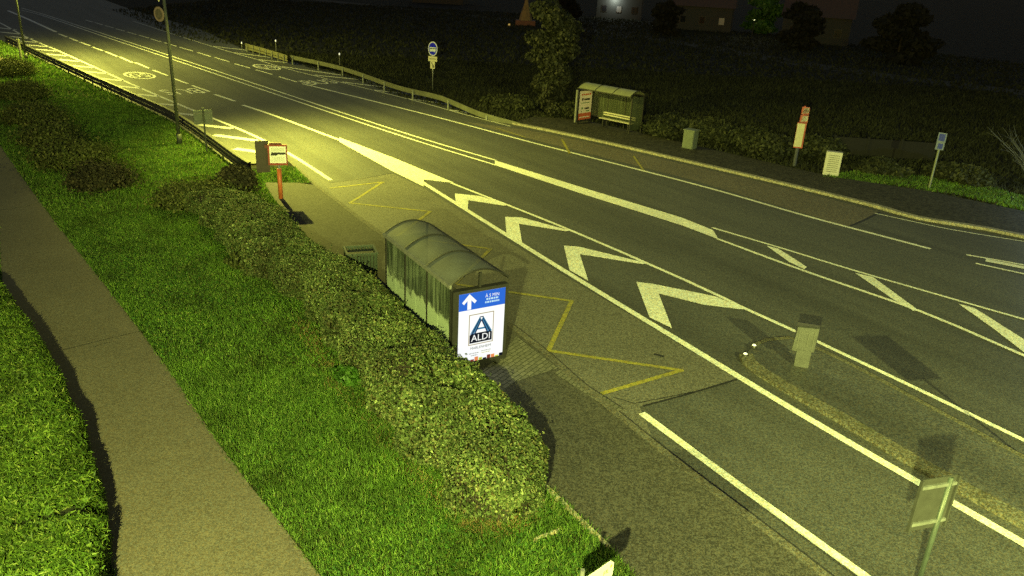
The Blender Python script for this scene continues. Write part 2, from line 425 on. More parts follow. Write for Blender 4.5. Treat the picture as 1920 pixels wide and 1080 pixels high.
# far pavement
fk_out = []
for i, p in enumerate(far_kerb):
    d = (far_kerb[min(i + 1, len(far_kerb) - 1)] - far_kerb[max(i - 1, 0)]).normalized(); fk_out.append(Vector((p.x - d.y * .28, p.y + d.x * .28, 0)))
fp_out = ats([(1000, 222), (1085, 226), (1215, 255), (1300, 275), (1420, 303), (1560, 335), (1740, 362), (1920, 400)]) + [Vector((30.5, 27, 0)), Vector((40, 17, 0))]
mb = MB(); mb.prism([(p.x, p.y) for p in fk_out[::2]] + [(p.x, p.y) for p in fp_out[::-1]], -.05, .10)
struct(mb.build("far_pavement", grainy("far pavement asphalt", (.022, .022, .021), (.05, .048, .045), .85, .2, fine=14)))
mb = MB()
for a, b, c, d in zip(far_kerb[:-1], far_kerb[1:], fk_out[:-1], fk_out[1:]):
    mb.prism([(a.x, a.y), (b.x, b.y), (d.x, d.y), (c.x, c.y)], -.05, .11)
struct(mb.build("far_kerb", KERB))
# far road at the top of the field
mb = MB(); ribbon(mb, [Vector((-90, 213, 0)), at(640, 4), at(940, 35), at(1280, 80), at(1560, 127), Vector((60, 70, 0))], 5, -.05, step=4)
struct(mb.build("far_road", mat_noisy("dark far asphalt", (.018, .018, .017), .2, .95)))

# ------------------------------------------------------------------ road markings
Z = .010
mb = MB()
def line(px, w, sm=True, m=0): ribbon(mb, ats(px), w, Z, m, sm)
def shape(px, z=Z): flat(mb, ats(px), z)
line([(790, 341), (1050, 503), (1300, 655), (1500, 776), (1735, 913), (1920, 1020), (2000, 1066)], .21)
line([(1203, 775), (1400, 921), (1620, 1080), (1690, 1132)], .19)
line([(845, 343), (1050, 424), (1290, 528), (1395, 578), (1490, 621), (1600, 673), (1700, 720), (1920, 826), (2000, 866)], .15)
line([(455, 197), (520, 219), (640, 264)], .22)
shape([(636, 258), (740, 297), (800, 322), (852, 343), (838, 342), (795, 337), (794, 350), (735, 321), (636, 266)], Z + .002)
for c in ([(853, 363), (900, 368), (957, 385), (945, 386), (878, 376), (877, 396), (855, 384)],
          [(947, 407), (977, 408), (1070, 433), (1060, 434), (973, 420), (979, 455), (950, 440)],
          [(1057, 461), (1085, 463), (1213, 494), (1205, 496), (1087, 477), (1103, 527), (1068, 507)],
          [(1193, 529), (1225, 533), (1290, 546), (1340, 556), (1398, 580), (1385, 580), (1320, 572), (1235, 551), (1260, 616), (1218, 596)]):
    shape(c, Z + .002)
line([(40, 19), (82, 30), (183, 64.5), (325, 112), (467, 160), (640, 218), (790, 267), (930, 310)], .15)
line([(40, 15), (82, 27), (183, 60), (325, 106.5), (467, 153.5), (640, 211), (790, 259.5), (930, 301)], .15)
shape([(928, 301), (1100, 354.5), (1280, 409), (1337, 432), (1347, 449), (1280, 423.5), (1100, 366.5), (928, 310)], Z + .002)
line([(1335, 427), (1480, 470), (1600, 507), (1920, 599), (2050, 634)], .13)
line([(1345, 448), (1513, 510), (1723, 583), (1920, 667), (2050, 722)], .15)
for c in ([(1437, 461), (1460, 467), (1513, 501), (1508, 505), (1480, 492)], [(1603, 512), (1637, 520), (1723, 583), (1712, 583), (1672, 560)],
          [(1797, 570), (1827, 578), (1925, 640), (1990, 682), (1990, 702), (1925, 665), (1863, 617)]):
    shape(c, Z + .002)
line([(567, 157), (800, 215), (1000, 268), (1300, 345), (1500, 402), (1620, 434), (1745, 467)], .19)
for a, b in (((523, 144), (557, 154)), ((480, 131), (511, 140)), ((440, 119.5), (469, 128)), ((403, 108), (430, 116)), ((370, 98.5), (395, 106)), ((336, 88.5), (362, 96)),
             ((308, 80), (331, 87)), ((283, 73), (303, 79)), ((260, 66), (279, 71.5)), ((238, 60), (256, 65)), ((217, 54), (234, 58.5)), ((197, 48), (213, 52.5)), ((178, 42.5), (193, 47)), ((160, 37.5), (174, 41.5))):
    line([a, b], .16, False)
for a, b in (((402, 177), (441, 190)), ((360, 160.5), (393, 172)), ((321, 146), (352, 157)), ((287, 131.5), (314, 142)), ((254, 117.5), (279, 128)), ((225, 107), (248, 117.5)),
             ((198, 97), (220, 106)), ((173, 88), (193, 95.5)), ((150, 79), (169, 86)), ((130, 71), (146, 77.5)), ((110, 63.5), (126, 69.5))):
    line([a, b], .22, False)
line([(15, 20), (50, 35), (105, 60)], .35)
line([(-60, 14), (0, 43), (50, 70), (104, 93), (175, 125), (229, 150), (300, 181), (367, 209), (450, 243), (510, 271), (560, 299), (620, 338)], .2)
for a, b in (((35, 77), (76, 80)), ((48, 84), (92, 88)), ((63, 92), (106, 96)), ((83, 101), (127, 105)), ((107, 111.5), (150, 115.5)), ((132, 123), (176, 127)), ((155, 134), (201, 138)),
             ((185, 147), (230, 151.5)), ((217, 161), (264, 166)), ((250, 176.5), (298, 181)), ((287, 194), (334, 198)), ((330, 212.5), (370, 216.5)), ((372, 234), (436, 241)), ((402, 253.5), (482, 264)), ((440, 279), (520, 290)),
             ((-20, 50), (30, 56)), ((0, 60), (45, 65)), ((20, 68.5), (60, 73))):
    line([a, b], .46, False)
line([(250, 40), (340, 69), (420, 94), (482, 112), (545, 131), (670, 162), (789, 192), (857, 211), (957, 237)], .11)
for a, b in (((398, 87), (470, 95)), ((440, 99), (517, 109)), ((484, 112), (560, 120)), ((528, 125), (640, 141)), ((590, 141), (702, 152)), ((642, 154), (747, 167)), ((700, 169), (807, 181)), ((762, 185), (867, 199)), ((840, 206), (925, 217))):
    line([a, b], .26, False)
line([(1812, 478), (1925, 498), (1990, 512)], .14); line([(1829, 494), (1925, 515), (1990, 531)], .14); line([(1848, 488), (1925, 503), (1990, 518)], .34)
line([(1640, 400), (1780, 430), (1920, 453), (2000, 466)], .09)
# speed roundels and BUS lettering
def road_text(s, c, along, length, width, sp=1.0):
    X = Vector((along.y, -along.x, 0)); v, f = text_mesh(s)
    xs = [p[0] for p in v]; ys = [p[1] for p in v]; cx, cy = (min(xs) + max(xs)) / 2, (min(ys) + max(ys)) / 2
    mb.raw([Vector((c.x, c.y, Z + .003)) + X * ((a - cx) * width / (max(xs) - min(xs))) + along * ((b - cy) * length / (max(ys) - min(ys))) for a, b, _ in v], f)
def roundel(c, along, a, b, w):
    X = Vector((along.y, -along.x, 0)); k = len(mb.v); n = 40
    for i in range(n):
        t = 2 * math.pi * i / n
        for s in (1, 1 - w): mb.v.append(tuple(Vector((c.x, c.y, Z + .002)) + X * a * s * math.cos(t) + along * b * s * math.sin(t)))
    for i in range(n):
        j = (i + 1) % n; mb.f.append((k + 2 * i, k + 2 * j, k + 2 * j + 1, k + 2 * i + 1)); mb.m.append(0)
d1 = (at(320, 184) - at(180, 122)).normalized()
d2 = (at(480, 122) - at(620, 160)).normalized()
c1 = at(262, 141.5); c2 = at(341, 172); c3 = at(500, 126); c4 = at(598, 154)
roundel(c1, d1, 1.0, 1.9, .17); road_text("50", c1, d1, 2.0, 1.3)
road_text("BUS", c2, d1, 2.3, 2.5)
roundel(c3, d2, .9, 1.9, .17); road_text("50", c3, d2, 2.0, 1.2)
road_text("BUS", c4, d2, 2.2, 2.4)
struct(mb.build("road_markings", WHITE))
mb = MB()
def seg(px, w):
    L = ats(px)
    for a, b in zip(L[:-1], L[1:]):
        d = (b - a).normalized() * (w * .3); ribbon(mb, [a - d, b + d], w, Z + .0004 * len(mb.f), sm=False)
seg([(620, 353), (718, 341.5), (656, 381), (807, 397), (745, 443), (920, 467), (852, 533), (1072, 565), (1028, 658), (1278, 695), (1130, 738)], .13)
seg([(1054, 262), (1068, 288)], .14); seg([(1188, 293), (1206, 319)], .12); seg([(930, 240), (985, 258)], .1)
struct(mb.build("yellow_markings", YELLOW))

# traffic island: kerb stones round a raised asphalt tongue
def cobble_mat():
    m = grainy("island stone setts", (.078, .074, .058), (.155, .148, .115), .85, .2, patch=1.3, patch_col=(.06, .065, .035), fine=26); L = m.node_tree.links
    tc = N(m, 'ShaderNodeTexCoord'); vo = N(m, 'ShaderNodeTexVoronoi', feature='DISTANCE_TO_EDGE'); vo.inputs['Scale'].default_value = 9; L.new(tc.outputs['Object'], vo.inputs['Vector'])
    src = bsdf(m).inputs['Base Color'].links[0].from_socket
    c = mix(m, src, ramp(m, vo.outputs['Distance'], [(.0, (.45, .45, .4)), (.08, (1, 1, 1))]), 1, 'MULTIPLY')
    L.new(c, bsdf(m).inputs['Base Color']); return m
SETTS = cobble_mat()
isl_lo = [(1398, 668), (1404, 682), (1432, 704), (1476, 731), (1523, 757), (1580, 789), (1713, 868), (1830, 933), (1925, 985), (2000, 1027)]
isl_hi = [(1413, 651), (1438, 641), (1480, 637), (1518, 651), (1600, 690), (1700, 744), (1780, 787), (1925, 866), (2000, 905)]
LO, HI = smooth_line(ats(isl_lo), .5), smooth_line(ats(isl_hi), .5)
mb = MB(); mb.prism([(p.x, p.y) for p in LO] + [(p.x, p.y) for p in HI[::-1]], -.05, .07)
struct(mb.build("traffic_island", ASPHALT))
mb = MB(); ribbon(mb, LO, .34, .085, sm=False, w2=.42); ribbon(mb, HI, .13, .08, sm=False)
o = struct(mb.build("island_kerb_setts", SETTS)); sm = o.modifiers.new("thick", 'SOLIDIFY'); sm.thickness = .1; sm.offset = -1

# ------------------------------------------------------------------ lamps
def street_lamp(key, base, label, pole_r=.09, signs=None, lit=True):
    head, aim, watts = LAMPS[key]; head = Vector(head); base = Vector(base)
    t = thing("street_lamp", label, "street lamp", base, group="street lamps along the verge")
    h = head - base
    MB().tube((0, 0, 0), (0, 0, h.z - .5), pole_r, pole_r * .6, 14).tube((0, 0, 0), (0, 0, .5), pole_r * 1.35, n=14).build("pole", LAMPPOLE, t, smooth=True)
    hx = Vector((h.x, h.y, 0)); u = hx.normalized()
    pts = [Vector((0, 0, h.z - .6)), Vector((0, 0, h.z - .1)) + hx * .12, Vector((0, 0, h.z + .1)) + hx * .5, Vector((0, 0, h.z + .16)) + hx * .92]
    MB().path(smooth_line(pts, .15), .035, 8).build("arm", LAMPPOLE, t)
    s = Vector((-u.y, u.x, 0)); top = Vector((h.x, h.y, h.z + .16))
    hd = MB().box(top, (.75, .3, .09), u, s).box(top + Vector((0, 0, .07)), (.5, .18, .06), u, s).build("lamp_head", LAMPPOLE, t)
    MB().box(top - Vector((0, 0, .055)), (.5, .2, .02), u, s).build("lens", LAMPGLASS, hd)
    if lit:
        ld = bpy.data.lights.new("lamp_light", 'SPOT'); ld.energy = watts; ld.color = LAMP_COL if key in ('near', 'right') else LAMP_COL_FAR; ld.spot_size = math.radians(dict(right=112, left=146).get(key, 168)); ld.spot_blend = dict(right=1.0, left=1.0).get(key, .55); ld.shadow_soft_size = .12
        lo = bpy.data.objects.new("lamp_light", ld); COL.objects.link(lo); lo.location = head - Vector((0, 0, .03)) + Vector((0, 0, .06))
        lo.rotation_euler = (Vector(aim) - head).to_track_quat('-Z', 'Y').to_euler()
    return t
street_lamp("near", (-3.4, -5.0, .1), "street lamp standing on the near verge before the hedge")
street_lamp("right", (11.6, -3.4, .1), "street lamp standing by the near kerb beyond the bottom right sign")
lampA = street_lamp("left", (-16.47, 37.76, .09), "tall dark lamp post with round and triangular signs behind the near guardrail")
street_lamp("far", (-39.28, 63.78, .09), "dark lamp post farthest up the road at top left of the near guardrail")
# signs clamped on lamp A
u = Vector((-.86, -.5, 0)).normalized(); nrm = Vector((.5, -.86, 0)).normalized()
c = Vector((-.36, .1, 5.95))
def disc(r, k=28): return [(r * math.cos(2 * math.pi * i / k), r * math.sin(2 * math.pi * i / k)) for i in range(k)]
X = Vector((.88, -.47, 0)).normalized(); nrm = Vector((-.47, -.88, 0)).normalized()
o = MB().slab(disc(.33), c, X, (0, 0, 1), .03).build("round_sign_plate", mat_noisy("faded ring", (.26, .20, .17), .2), lampA)
MB().slab(disc(.235), c + nrm * .006, X, (0, 0, 1), .003).build("sign_face", mat_noisy("dim sign face", (.11, .10, .08), .3), o)
MB().slab([(-.42, .36), (.42, .36), (0, -.37)], Vector((-.3, .1, 6.85)), X, (0, 0, 1), .03).build("triangular_sign_plate", YELP, lampA)

# ------------------------------------------------------------------ near and far bus shelters
def arch(k, D, he, hp):
    """roof curve: v across the depth"""
    return [(D * i / k, he + (hp - he) * math.sin(math.pi * i / k) ** .9) for i in range(k + 1)]

def bus_shelter(loc, rz, label, near):
    """local frame: x along the shelter from the advert end, -y towards the road"""
    L, D, he, hp = 3.92, 1.465, 2.18, 2.46
    t = thing("bus_shelter", label, "bus shelter", loc, rz, group="bus shelters with arched roofs")
    fr = DARK
    A = arch(18, D, he, hp)
    for b in range(3):
        x0, x1 = L * b / 3 + .015, L * (b + 1) / 3 - .015
        m = MB()
        for (v0, z0), (v1, z1) in zip(A[:-1], A[1:]):
            m.poly([(x0, -v0, z0), (x1, -v0, z0), (x1, -v1, z1), (x0, -v1, z1)])
        m.build("roof_panel", ROOF if near else ROOF_FAR, t, smooth=True)
    for x in (0, L / 3, 2 * L / 3, L):
        m = MB()
        for (v0, z0), (v1, z1) in zip(A[:-1], A[1:]): m.tube((x, -v0, z0 + .012), (x, -v1, z1 + .012), .02, n=6)
        m.build("roof_arch", fr, t)
    MB().box((L / 2, .01, he - .02), (L + .04, .05, .09)).build("gutter", GREY if near else fr, t)
    MB().box((L / 2, -D - .01, he - .01), (L + .04, .035, .05)).build("front_rail", fr, t)
    for x in (.04, L / 3, 2 * L / 3, L - .04):
        MB().box((x, -.04, he / 2), (.05, .05, he - .02)).build("post", fr, t)
    for x in ((L - .04,) if near else (L - .04,)):
        MB().box((x, -1.2, he / 2 + .1), (.05, .05, he + .1)).build("post", fr, t)
    gm = GLASS_BACK if near else GLASS_FAR
    k = 6 if near else 3
    for b in range(k):
        x0, x1 = .07 + (L - .14) * b / k + .008, .07 + (L - .14) * (b + 1) / k - .008
        MB().box(((x0 + x1) / 2, -.04, he / 2 + (.02 if near else .14)), (x1 - x0, .012, he - .22 - (0 if near else .4))).build("back_glass", gm, t)
    MB().box((L / 2, -.04, .16 if near else .42), (L - .1, .035, .05)).build("bottom_rail", fr, t)
    MB().box((L - .04, -.62, he / 2 + .06), (.012, 1.08, he - .3)).build("end_glass", gm, t)
    b = MB()
    for i in range(3): b.box((L * .60, -.34 - .12 * i, .48), (L * .62, .09, .035))
    o = b.build("bench_seat", WOOD, t)
    o2 = MB()
    for i in range(2): o2.box((L * .60, -.19, .66 + .13 * i), (L * .62, .035, .08))
    o2.build("bench_backrest", WOOD, t)
    for x in (L * .36, L * .84): MB().box((x, -.42, .24), (.05, .3, .45)).build("bench_leg", fr, t)
    # advert case at the end; outer face looks along -x, inner face along +x
    W = 1.42; z0, z1 = .12, 2.05
    case = MB().box((.0, -.03 - W / 2, (z0 + z1) / 2), (.16, W, z1 - z0)).build("advert_case", fr, t)
    for y in (-.25, -W + .15): MB().box((.0, y, .05), (.10, .10, .15)).build("case_foot", fr, case)
    MB().box((.0, -D / 2, (z1 + hp - .06) / 2), (.05, .06, hp - .06 - z1)).build("case_strut", fr, t)
    # posters (X towards viewer's right, Y up)
    pw, ph = 1.19, 1.74; zc = 1.10
    def poster_frame(out):
        if out: return Vector((-.081, -.03 - W / 2 - .03, zc)), Vector((0, -1, 0)), Vector((0, 0, 1))
        return Vector((.081, -.03 - W / 2, zc)), Vector((0, 1, 0)), Vector((0, 0, 1))
    P = MB()
    if near:
        O, X, Y = poster_frame(True); Nn = X.cross(Y)
        def q(x0, x1, y0, y1, m, l): P.poly([O + X * a + Y * b + Nn * l for a, b in ((x0, y0), (x1, y0), (x1, y1), (x0, y1))], m)
        def pg(pts, m, l): P.poly([O + X * a + Y * b + Nn * l for a, b in pts], m)
        q(-pw/2, pw/2, -ph/2, ph/2, 0, .002)
        q(-pw/2, pw/2, .455, ph/2, 1, .004)
        # white arrow
        ax, ay = -.335, .66; w = .048
        q(ax - w, ax + w, ay - .19, ay + .13, 0, .006)
        for s in (-1, 1): pg([(ax, ay + .19), (ax + s * .185, ay - .0), (ax + s * .135, ay - .055), (ax, ay + .085)][::(1 if s < 0 else -1)], 0, .0065)
        text(P, "À 5 MIN", O + X * .255 + Y * .735 + Nn * .006, X, Y, .115, 0, .9)
        for yy, x0, x1 in ((.655, .10, .42), (.58, .07, .44)):
            a = x0
            while a < x1:
                b = a + rnd.uniform(.035, .075); q(a, min(b, x1), yy - .022, yy + .022, 4, .006); a = b + .014
        # framed logo
        fx0, fx1, fy0, fy1 = -.33, .32, -.45, .33
        e_ = .022
        for a in ((fx0, fx1, fy1 - e_, fy1), (fx0, fx1, fy0, fy0 + e_), (fx0, fx0 + e_, fy0 + e_, fy1 - e_), (fx1 - e_, fx1, fy0 + e_, fy1 - e_)): q(*a, 5, .004)
        # the big striped A
        ax = -.005; top, bot = .245, -.20
        for j, (mm, off) in enumerate(((2, 0), (3, .037), (2, .074), (3, .111))):
            for s in (-1, 1):
                xt = ax + s * (.045 - off * .28); xb = ax + s * (.285 - off * 1.0)
                pg([(xt, top - off * .55), (xb, bot + .04), (xb - s * .026, bot + .025), (xt - s * .02, top - off * .55 - .035)][::(1 if s > 0 else -1)], mm, .005 + .0004 * j)
        q(ax - .05, ax + .05, top - .02, top + .005, 3, .0068)
        q(ax - .12, ax + .115, -.075, -.03, 2, .0055)
        pg([(-.30, -.19), (-.24, -.155), (.24, -.155), (.285, -.19), (.285, -.40), (-.30, -.40)][::-1], 6, .0046)
        text(P, "ALDI", O + X * -.005 + Y * -.285 + Nn * .0055, X, Y, .235, 0, 1.0)
        text(P, "MARLENHEIM", O + X * .0 + Y * -.535 + Nn * .005, X, Y, .095, 6, .95)
        for yy, x0, x1, mm in ((-.665, -.30, -.05, 7), (-.645, .02, .27, 7), (-.695, .03, .25, 8), (-.72, -.25, -.08, 7)):
            a = x0
            while a < x1:
                b = a + rnd.uniform(.02, .06); q(a, min(b, x1), yy - .01, yy + .01, mm, .005); a = b + .012
        # fruit picture strip at the bottom
        for i, x in enumerate(np.linspace(-.59, .5, 11)):
            q(x, x + .095, -ph/2 + .002, -ph/2 + .05 + .035 * math.sin(i * 1.9) + .02, (9, 10, 6, 11)[i % 4], .005 + .0002 * i)
        def em(n, c, s): return mat(n, tuple(x * .05 for x in c), .5, spec=.1, emit=c, es=s)
        mats = [em("lit white", (.95, .97, .99), 1.0), em("lit blue", (.022, .13, .66), 1.0), em("lit pale blue", (.05, .22, .42), .8), em("lit dark blue", (.005, .02, .10), .8), em("lit sky", (.55, .82, 1.0), .9),
                em("lit gold", (.45, .36, .22), .8), em("lit black", (.006, .008, .02), .8), em("lit grey", (.35, .36, .3), .8), em("lit olive", (.55, .52, .15), .8), em("lit orange", (.85, .28, .10), .9), em("lit lime", (.65, .72, .08), .9), em("lit maroon", (.25, .05, .03), .8)]
        P.build("lit_poster", mats, case)
    else:
        O, X, Y = poster_frame(False); Nn = X.cross(Y)
        def q(x0, x1, y0, y1, m, l): P.poly([O + X * a + Y * b + Nn * l for a, b in ((x0, y0), (x1, y0), (x1, y1), (x0, y1))], m)
        q(-pw/2, pw/2, -ph/2, ph/2, 0, .002); q(-pw/2, pw/2, -ph/2, -ph/2 + .40, 1, .004)
        for i in range(5): q(-.42 + .19 * i, -.27 + .19 * i, .60, .70, 1, .004)
        q(-.35, -.22, .28, .44, 2, .004); q(-.15, .42, .30, .40, 2, .004); q(-.4, .4, .12, .16, 3, .004)
        q(-.36, -.2, -.24, -.12, 3, .004); q(-.05, .4, -.25, -.15, 2, .004); q(-.36, -.28, -.40, -.33, 2, .004); q(.1, .42, -.40, -.33, 3, .004)
        q(-.5, .5, -ph/2 + .12, -ph/2 + .18, 0, .006)
        P.build("poster", [mat_noisy("faded poster", (.62, .52, .50), .1), mat("poster red", (.42, .09, .05), .5), BLACK, mat("poster green", (.12, .2, .10), .5)], case)
        MB().box((.0, -.03 - W - .05, 1.08), (.10, .10, 1.95)).build("case_trim", GREY, case)
    return t
SH1 = (-1.3557, 16.1622, .105); SH2 = (4.3411, 49.9506, .10)
bus_shelter(SH1, 2.1194, "near bus shelter with lit blue and white advert panel beside the hedge", True)
bus_shelter(SH2, -.7566, "far bus shelter across the road with faded red and white poster", False)

# ------------------------------------------------------------------ guardrails
def guardrail(pts, label, h=.75, sp=2.0, rail_m=GALV_D, post_m=GALV_D, side=1, low=False, refl=None, end_sink=False):
    p0 = pts[0]
    t = thing("guardrail", label, "guardrail", (p0.x, p0.y, 0))
    L = [p - Vector((p0.x, p0.y, 0)) for p in pts]
    def beam(zc, hh, name, w=.05, off=0.0):
        prof = [(-.03, -hh/2), (.03, -hh/2 + .03), (.03, -hh*.15), (-.015, 0), (.03, hh*.15), (.03, hh/2 - .03), (-.03, hh/2), (-.05, hh/2), (-.05, -hh/2)]
        m = MB(); n = len(prof); NN = len(L)
        for i, p in enumerate(L):
            d = (L[min(i + 1, NN - 1)] - L[max(i - 1, 0)]); d.z = 0; d.normalize(); q = Vector((-d.y, d.x, 0)) * side
            sink = 0
            if end_sink: sink = max(0, 1 - (L[-1] - p).length / 8.0) ** 1.2 * (h - .05)
            for a, z in prof: m.v.append(tuple(p + q * (a * 1.6 + off) + Vector((0, 0, zc + z - sink))))
        for i in range(NN - 1):
            for k in range(n):
                j = (k + 1) % n; m.f.append((i * n + k, i * n + j, (i + 1) * n + j, (i + 1) * n + k)); m.m.append(0)
        return m.build(name, rail_m, t)
    beam(h - .16, .32, "rail")
    if low: beam(.30, .16, "lower_rail")
    acc = 0; nxt = .5; k = 0
    for a, b in zip(L[:-1], L[1:]):
        seg = (b - a).length
        while nxt <= acc + seg:
            p = a.lerp(b, (nxt - acc) / seg); d = (b - a).normalized(); q = Vector((-d.y, d.x, 0)) * side
            sink = max(0, 1 - (L[-1] - p).length / 8.0) * (h - .05) if end_sink else 0
            if h - sink > .3:
                MB().box(p - q * .13 + Vector((0, 0, (h - sink - .06) / 2)), (.1, .06, h - sink - .06), d, q).build("post", post_m, t)
                MB().box(p - q * .095 + Vector((0, 0, h - sink - .17)), (.09, .05, .15), d, q).build("spacer", post_m, t)
            nxt += sp; k += 1
        acc += seg
    for p in (refl or []):
        q = p - Vector((p0.x, p0.y, 0))
        o = MB().tube(q + Vector((0, 0, .05)), q + Vector((0, 0, h + .06)), .03, n=8).build("delineator", GREY, t)
        MB().tube(q + Vector((0, 0, h + .06)), q + Vector((0, 0, h + .22)), .045, n=10).build("reflector", REFL, o)
    return t
gl = [p for p in guard_line if p.y < 74]
guardrail(gl, "long near guardrail between the grass verge and the hatched road edge", side=-1, rail_m=mat_noisy("weathered rail", (.055, .055, .05), .4, .6, .2, 2), post_m=mat_noisy("rusty post", (.26, .23, .16), .4, .7, 0, 4), low=True)
fg = smooth_line([at(u, v, .75) for u, v in [(545, 103), (640, 124), (745, 159), (813, 175), (900, 199)]] + [at(955, 211, .65), at(1000, 220, .6)], 1.0)
fg = [Vector((p.x, p.y, 0)) for p in fg]
guardrail(fg, "pale far guardrail sinking into the ground beside the far shelter's tree", sp=4.0, rail_m=mat_noisy("pale rail", (.095, .10, .08), .25, .6, .2, 2), side=1, end_sink=True, refl=[at(518, 96, .9) * 1, at(637, 123, .9)], post_m=GALV)
fg2 = smooth_line([Vector((*at(u, v, .75)[:2], 0)) for u, v in [(461, 81), (505, 93), (540, 104)]], 1.0)
guardrail(fg2, "short double far guardrail with a lattice look at its upper end", sp=1.5, rail_m=mat_noisy("yellowed rail", (.14, .135, .085), .25, .6, .1, 2), low=True, refl=[Vector((*at(453, 80, .9)[:2], 0))])

# ------------------------------------------------------------------ signs and street furniture
# far bus stop sign
b0 = Vector((*at(811, 168)[:2], -.05))
t = thing("bus_stop_sign", "round blue bus sign over two cream plates behind the far guardrail", "road sign", b0)
X = Vector((.93, -.37, 0)).normalized(); n_ = Vector((-.37, -.93, 0)).normalized(); Y = Vector((0, 0, 1))
def up(px): # height on the post for pixel row
    for z in np.arange(.2, 6, .02):
        d = Vector((b0.x, b0.y, z)) - Vector((0, 0, CAM_H)); v = 540 - FPX * d.dot(_up2) / d.dot(_fwd)
        if v <= px: return z
ztop = up(76.5); zd = up(104); zp1 = up(114); zp2 = up(127.5)
MB().tube((0, 0, 0), (0, 0, zd), .035).build("post", GALV, t, smooth=True)
R = (ztop - zd) / 2; c = Vector((0, 0, (ztop + zd) / 2)) + n_ * .05; rx = .74
el = lambda r: [(a * rx, b) for a, b in disc(r)]
pl = MB().slab(el(R), c, X, Y, .03).build("round_plate", mat_noisy("sign rim white", (.75, .80, .98), .02), t)
m = MB().slab(el(R * .84), c + n_ * .006, X, Y, .004)
bb = R * .62 * rx
m.slab([(-bb * 1.05, -R*.34), (bb * 1.05, -R*.34), (bb * 1.05, R*.22), (-bb * 1.05, R*.22)], c + n_ * .012, X, Y, .004, 1)
m.slab([(-bb * .95, -R*.02), (bb * .95, -R*.02), (bb * .95, R*.09), (-bb * .95, R*.09)], c + n_ * .018, X, Y, .004, 2)
for i in (-1, 1): m.slab([(x * .8 + i * bb * .55, y - R * .34) for x, y in disc(R * .10, 12)], c + n_ * .018, X, Y, .004, 1)
m.build("bus_pictogram", [BLUE, mat_noisy("pictogram white", (.75, .85, .95), .03), BLACK], pl)
w1 = R * .70
o = MB().slab([(-w1, zp1), (w1, zp1), (w1, zd - .02), (-w1, zd - .02)], n_ * .05, X, Y, .02).build("name_plate", YELP, t)
m = MB()
for i in range(7): m.slab([(-w1 * .75 + i * w1 * .22, (zp1 + zd) / 2 - .05), (-w1 * .60 + i * w1 * .22, (zp1 + zd) / 2 - .05), (-w1 * .60 + i * w1 * .22, (zp1 + zd) / 2 + .04), (-w1 * .75 + i * w1 * .22, (zp1 + zd) / 2 + .04)], n_ * .056, X, Y, .003)
m.build("lettering", mat("faint lettering", (.3, .3, .2), .5), o)
w2 = R * .36
o = MB().slab([(-w2, zp2), (w2, zp2), (w2, zp1 - .01), (-w2, zp1 - .01)], n_ * .05, X, Y, .02).build("arrow_plate", YELP, t)
zm = (zp1 + zp2) / 2; hh = (zp1 - zp2)
m = MB().slab([(-w2*.55, zm + hh*.30), (-w2*.40, zm + hh*.36), (w2*.42, zm - hh*.14), (w2*.26, zm - hh*.22)], n_ * .056, X, Y, .003)
m.slab([(w2*.6, zm - hh*.34), (w2*.55, zm + hh*.05), (-w2*.12, zm - hh*.34)], n_ * .058, X, Y, .003); m.build("arrow", BLACK, o)

# sign seen from behind by the near guardrail
b0 = at(388, 285, .09)
t = thing("road_sign", "grey back of a rectangular sign on a thin post by the guardrail", "road sign", b0)
dv = Vector((.8, .6, 0)); bk = Vector((.6, -.8, 0))
MB().tube((0, 0, 0), (0, 0, 2.05), .04, n=10).build("post", LAMPPOLE, t)
pl = MB().box(Vector((-.02, .04, 1.62)) - bk * .06, (.85, .02, .62), dv, bk).build("sign_plate", mat_noisy("mesh grey", (.12, .14, .12), .2), t)
MB().box(Vector((-.02, .04, 1.80)) - bk * .035, (.85, .03, .05), dv, bk).box(Vector((-.02, .04, 1.42)) - bk * .035, (.85, .03, .05), dv, bk).build("rail", GREY, pl)

# short pale post at top left
MBp = MB().tube((0, 0, 0), (0, 0, 1.5), .10, n=10).box((0, 0, 1.42), (.26, .03, .16)).build("marker_post", mat_noisy("pale post", (.22, .24, .16), .2)); MBp.location = at(40, 110, .09)
tag(MBp, "short pale marker post in the grass at the top left", "post")

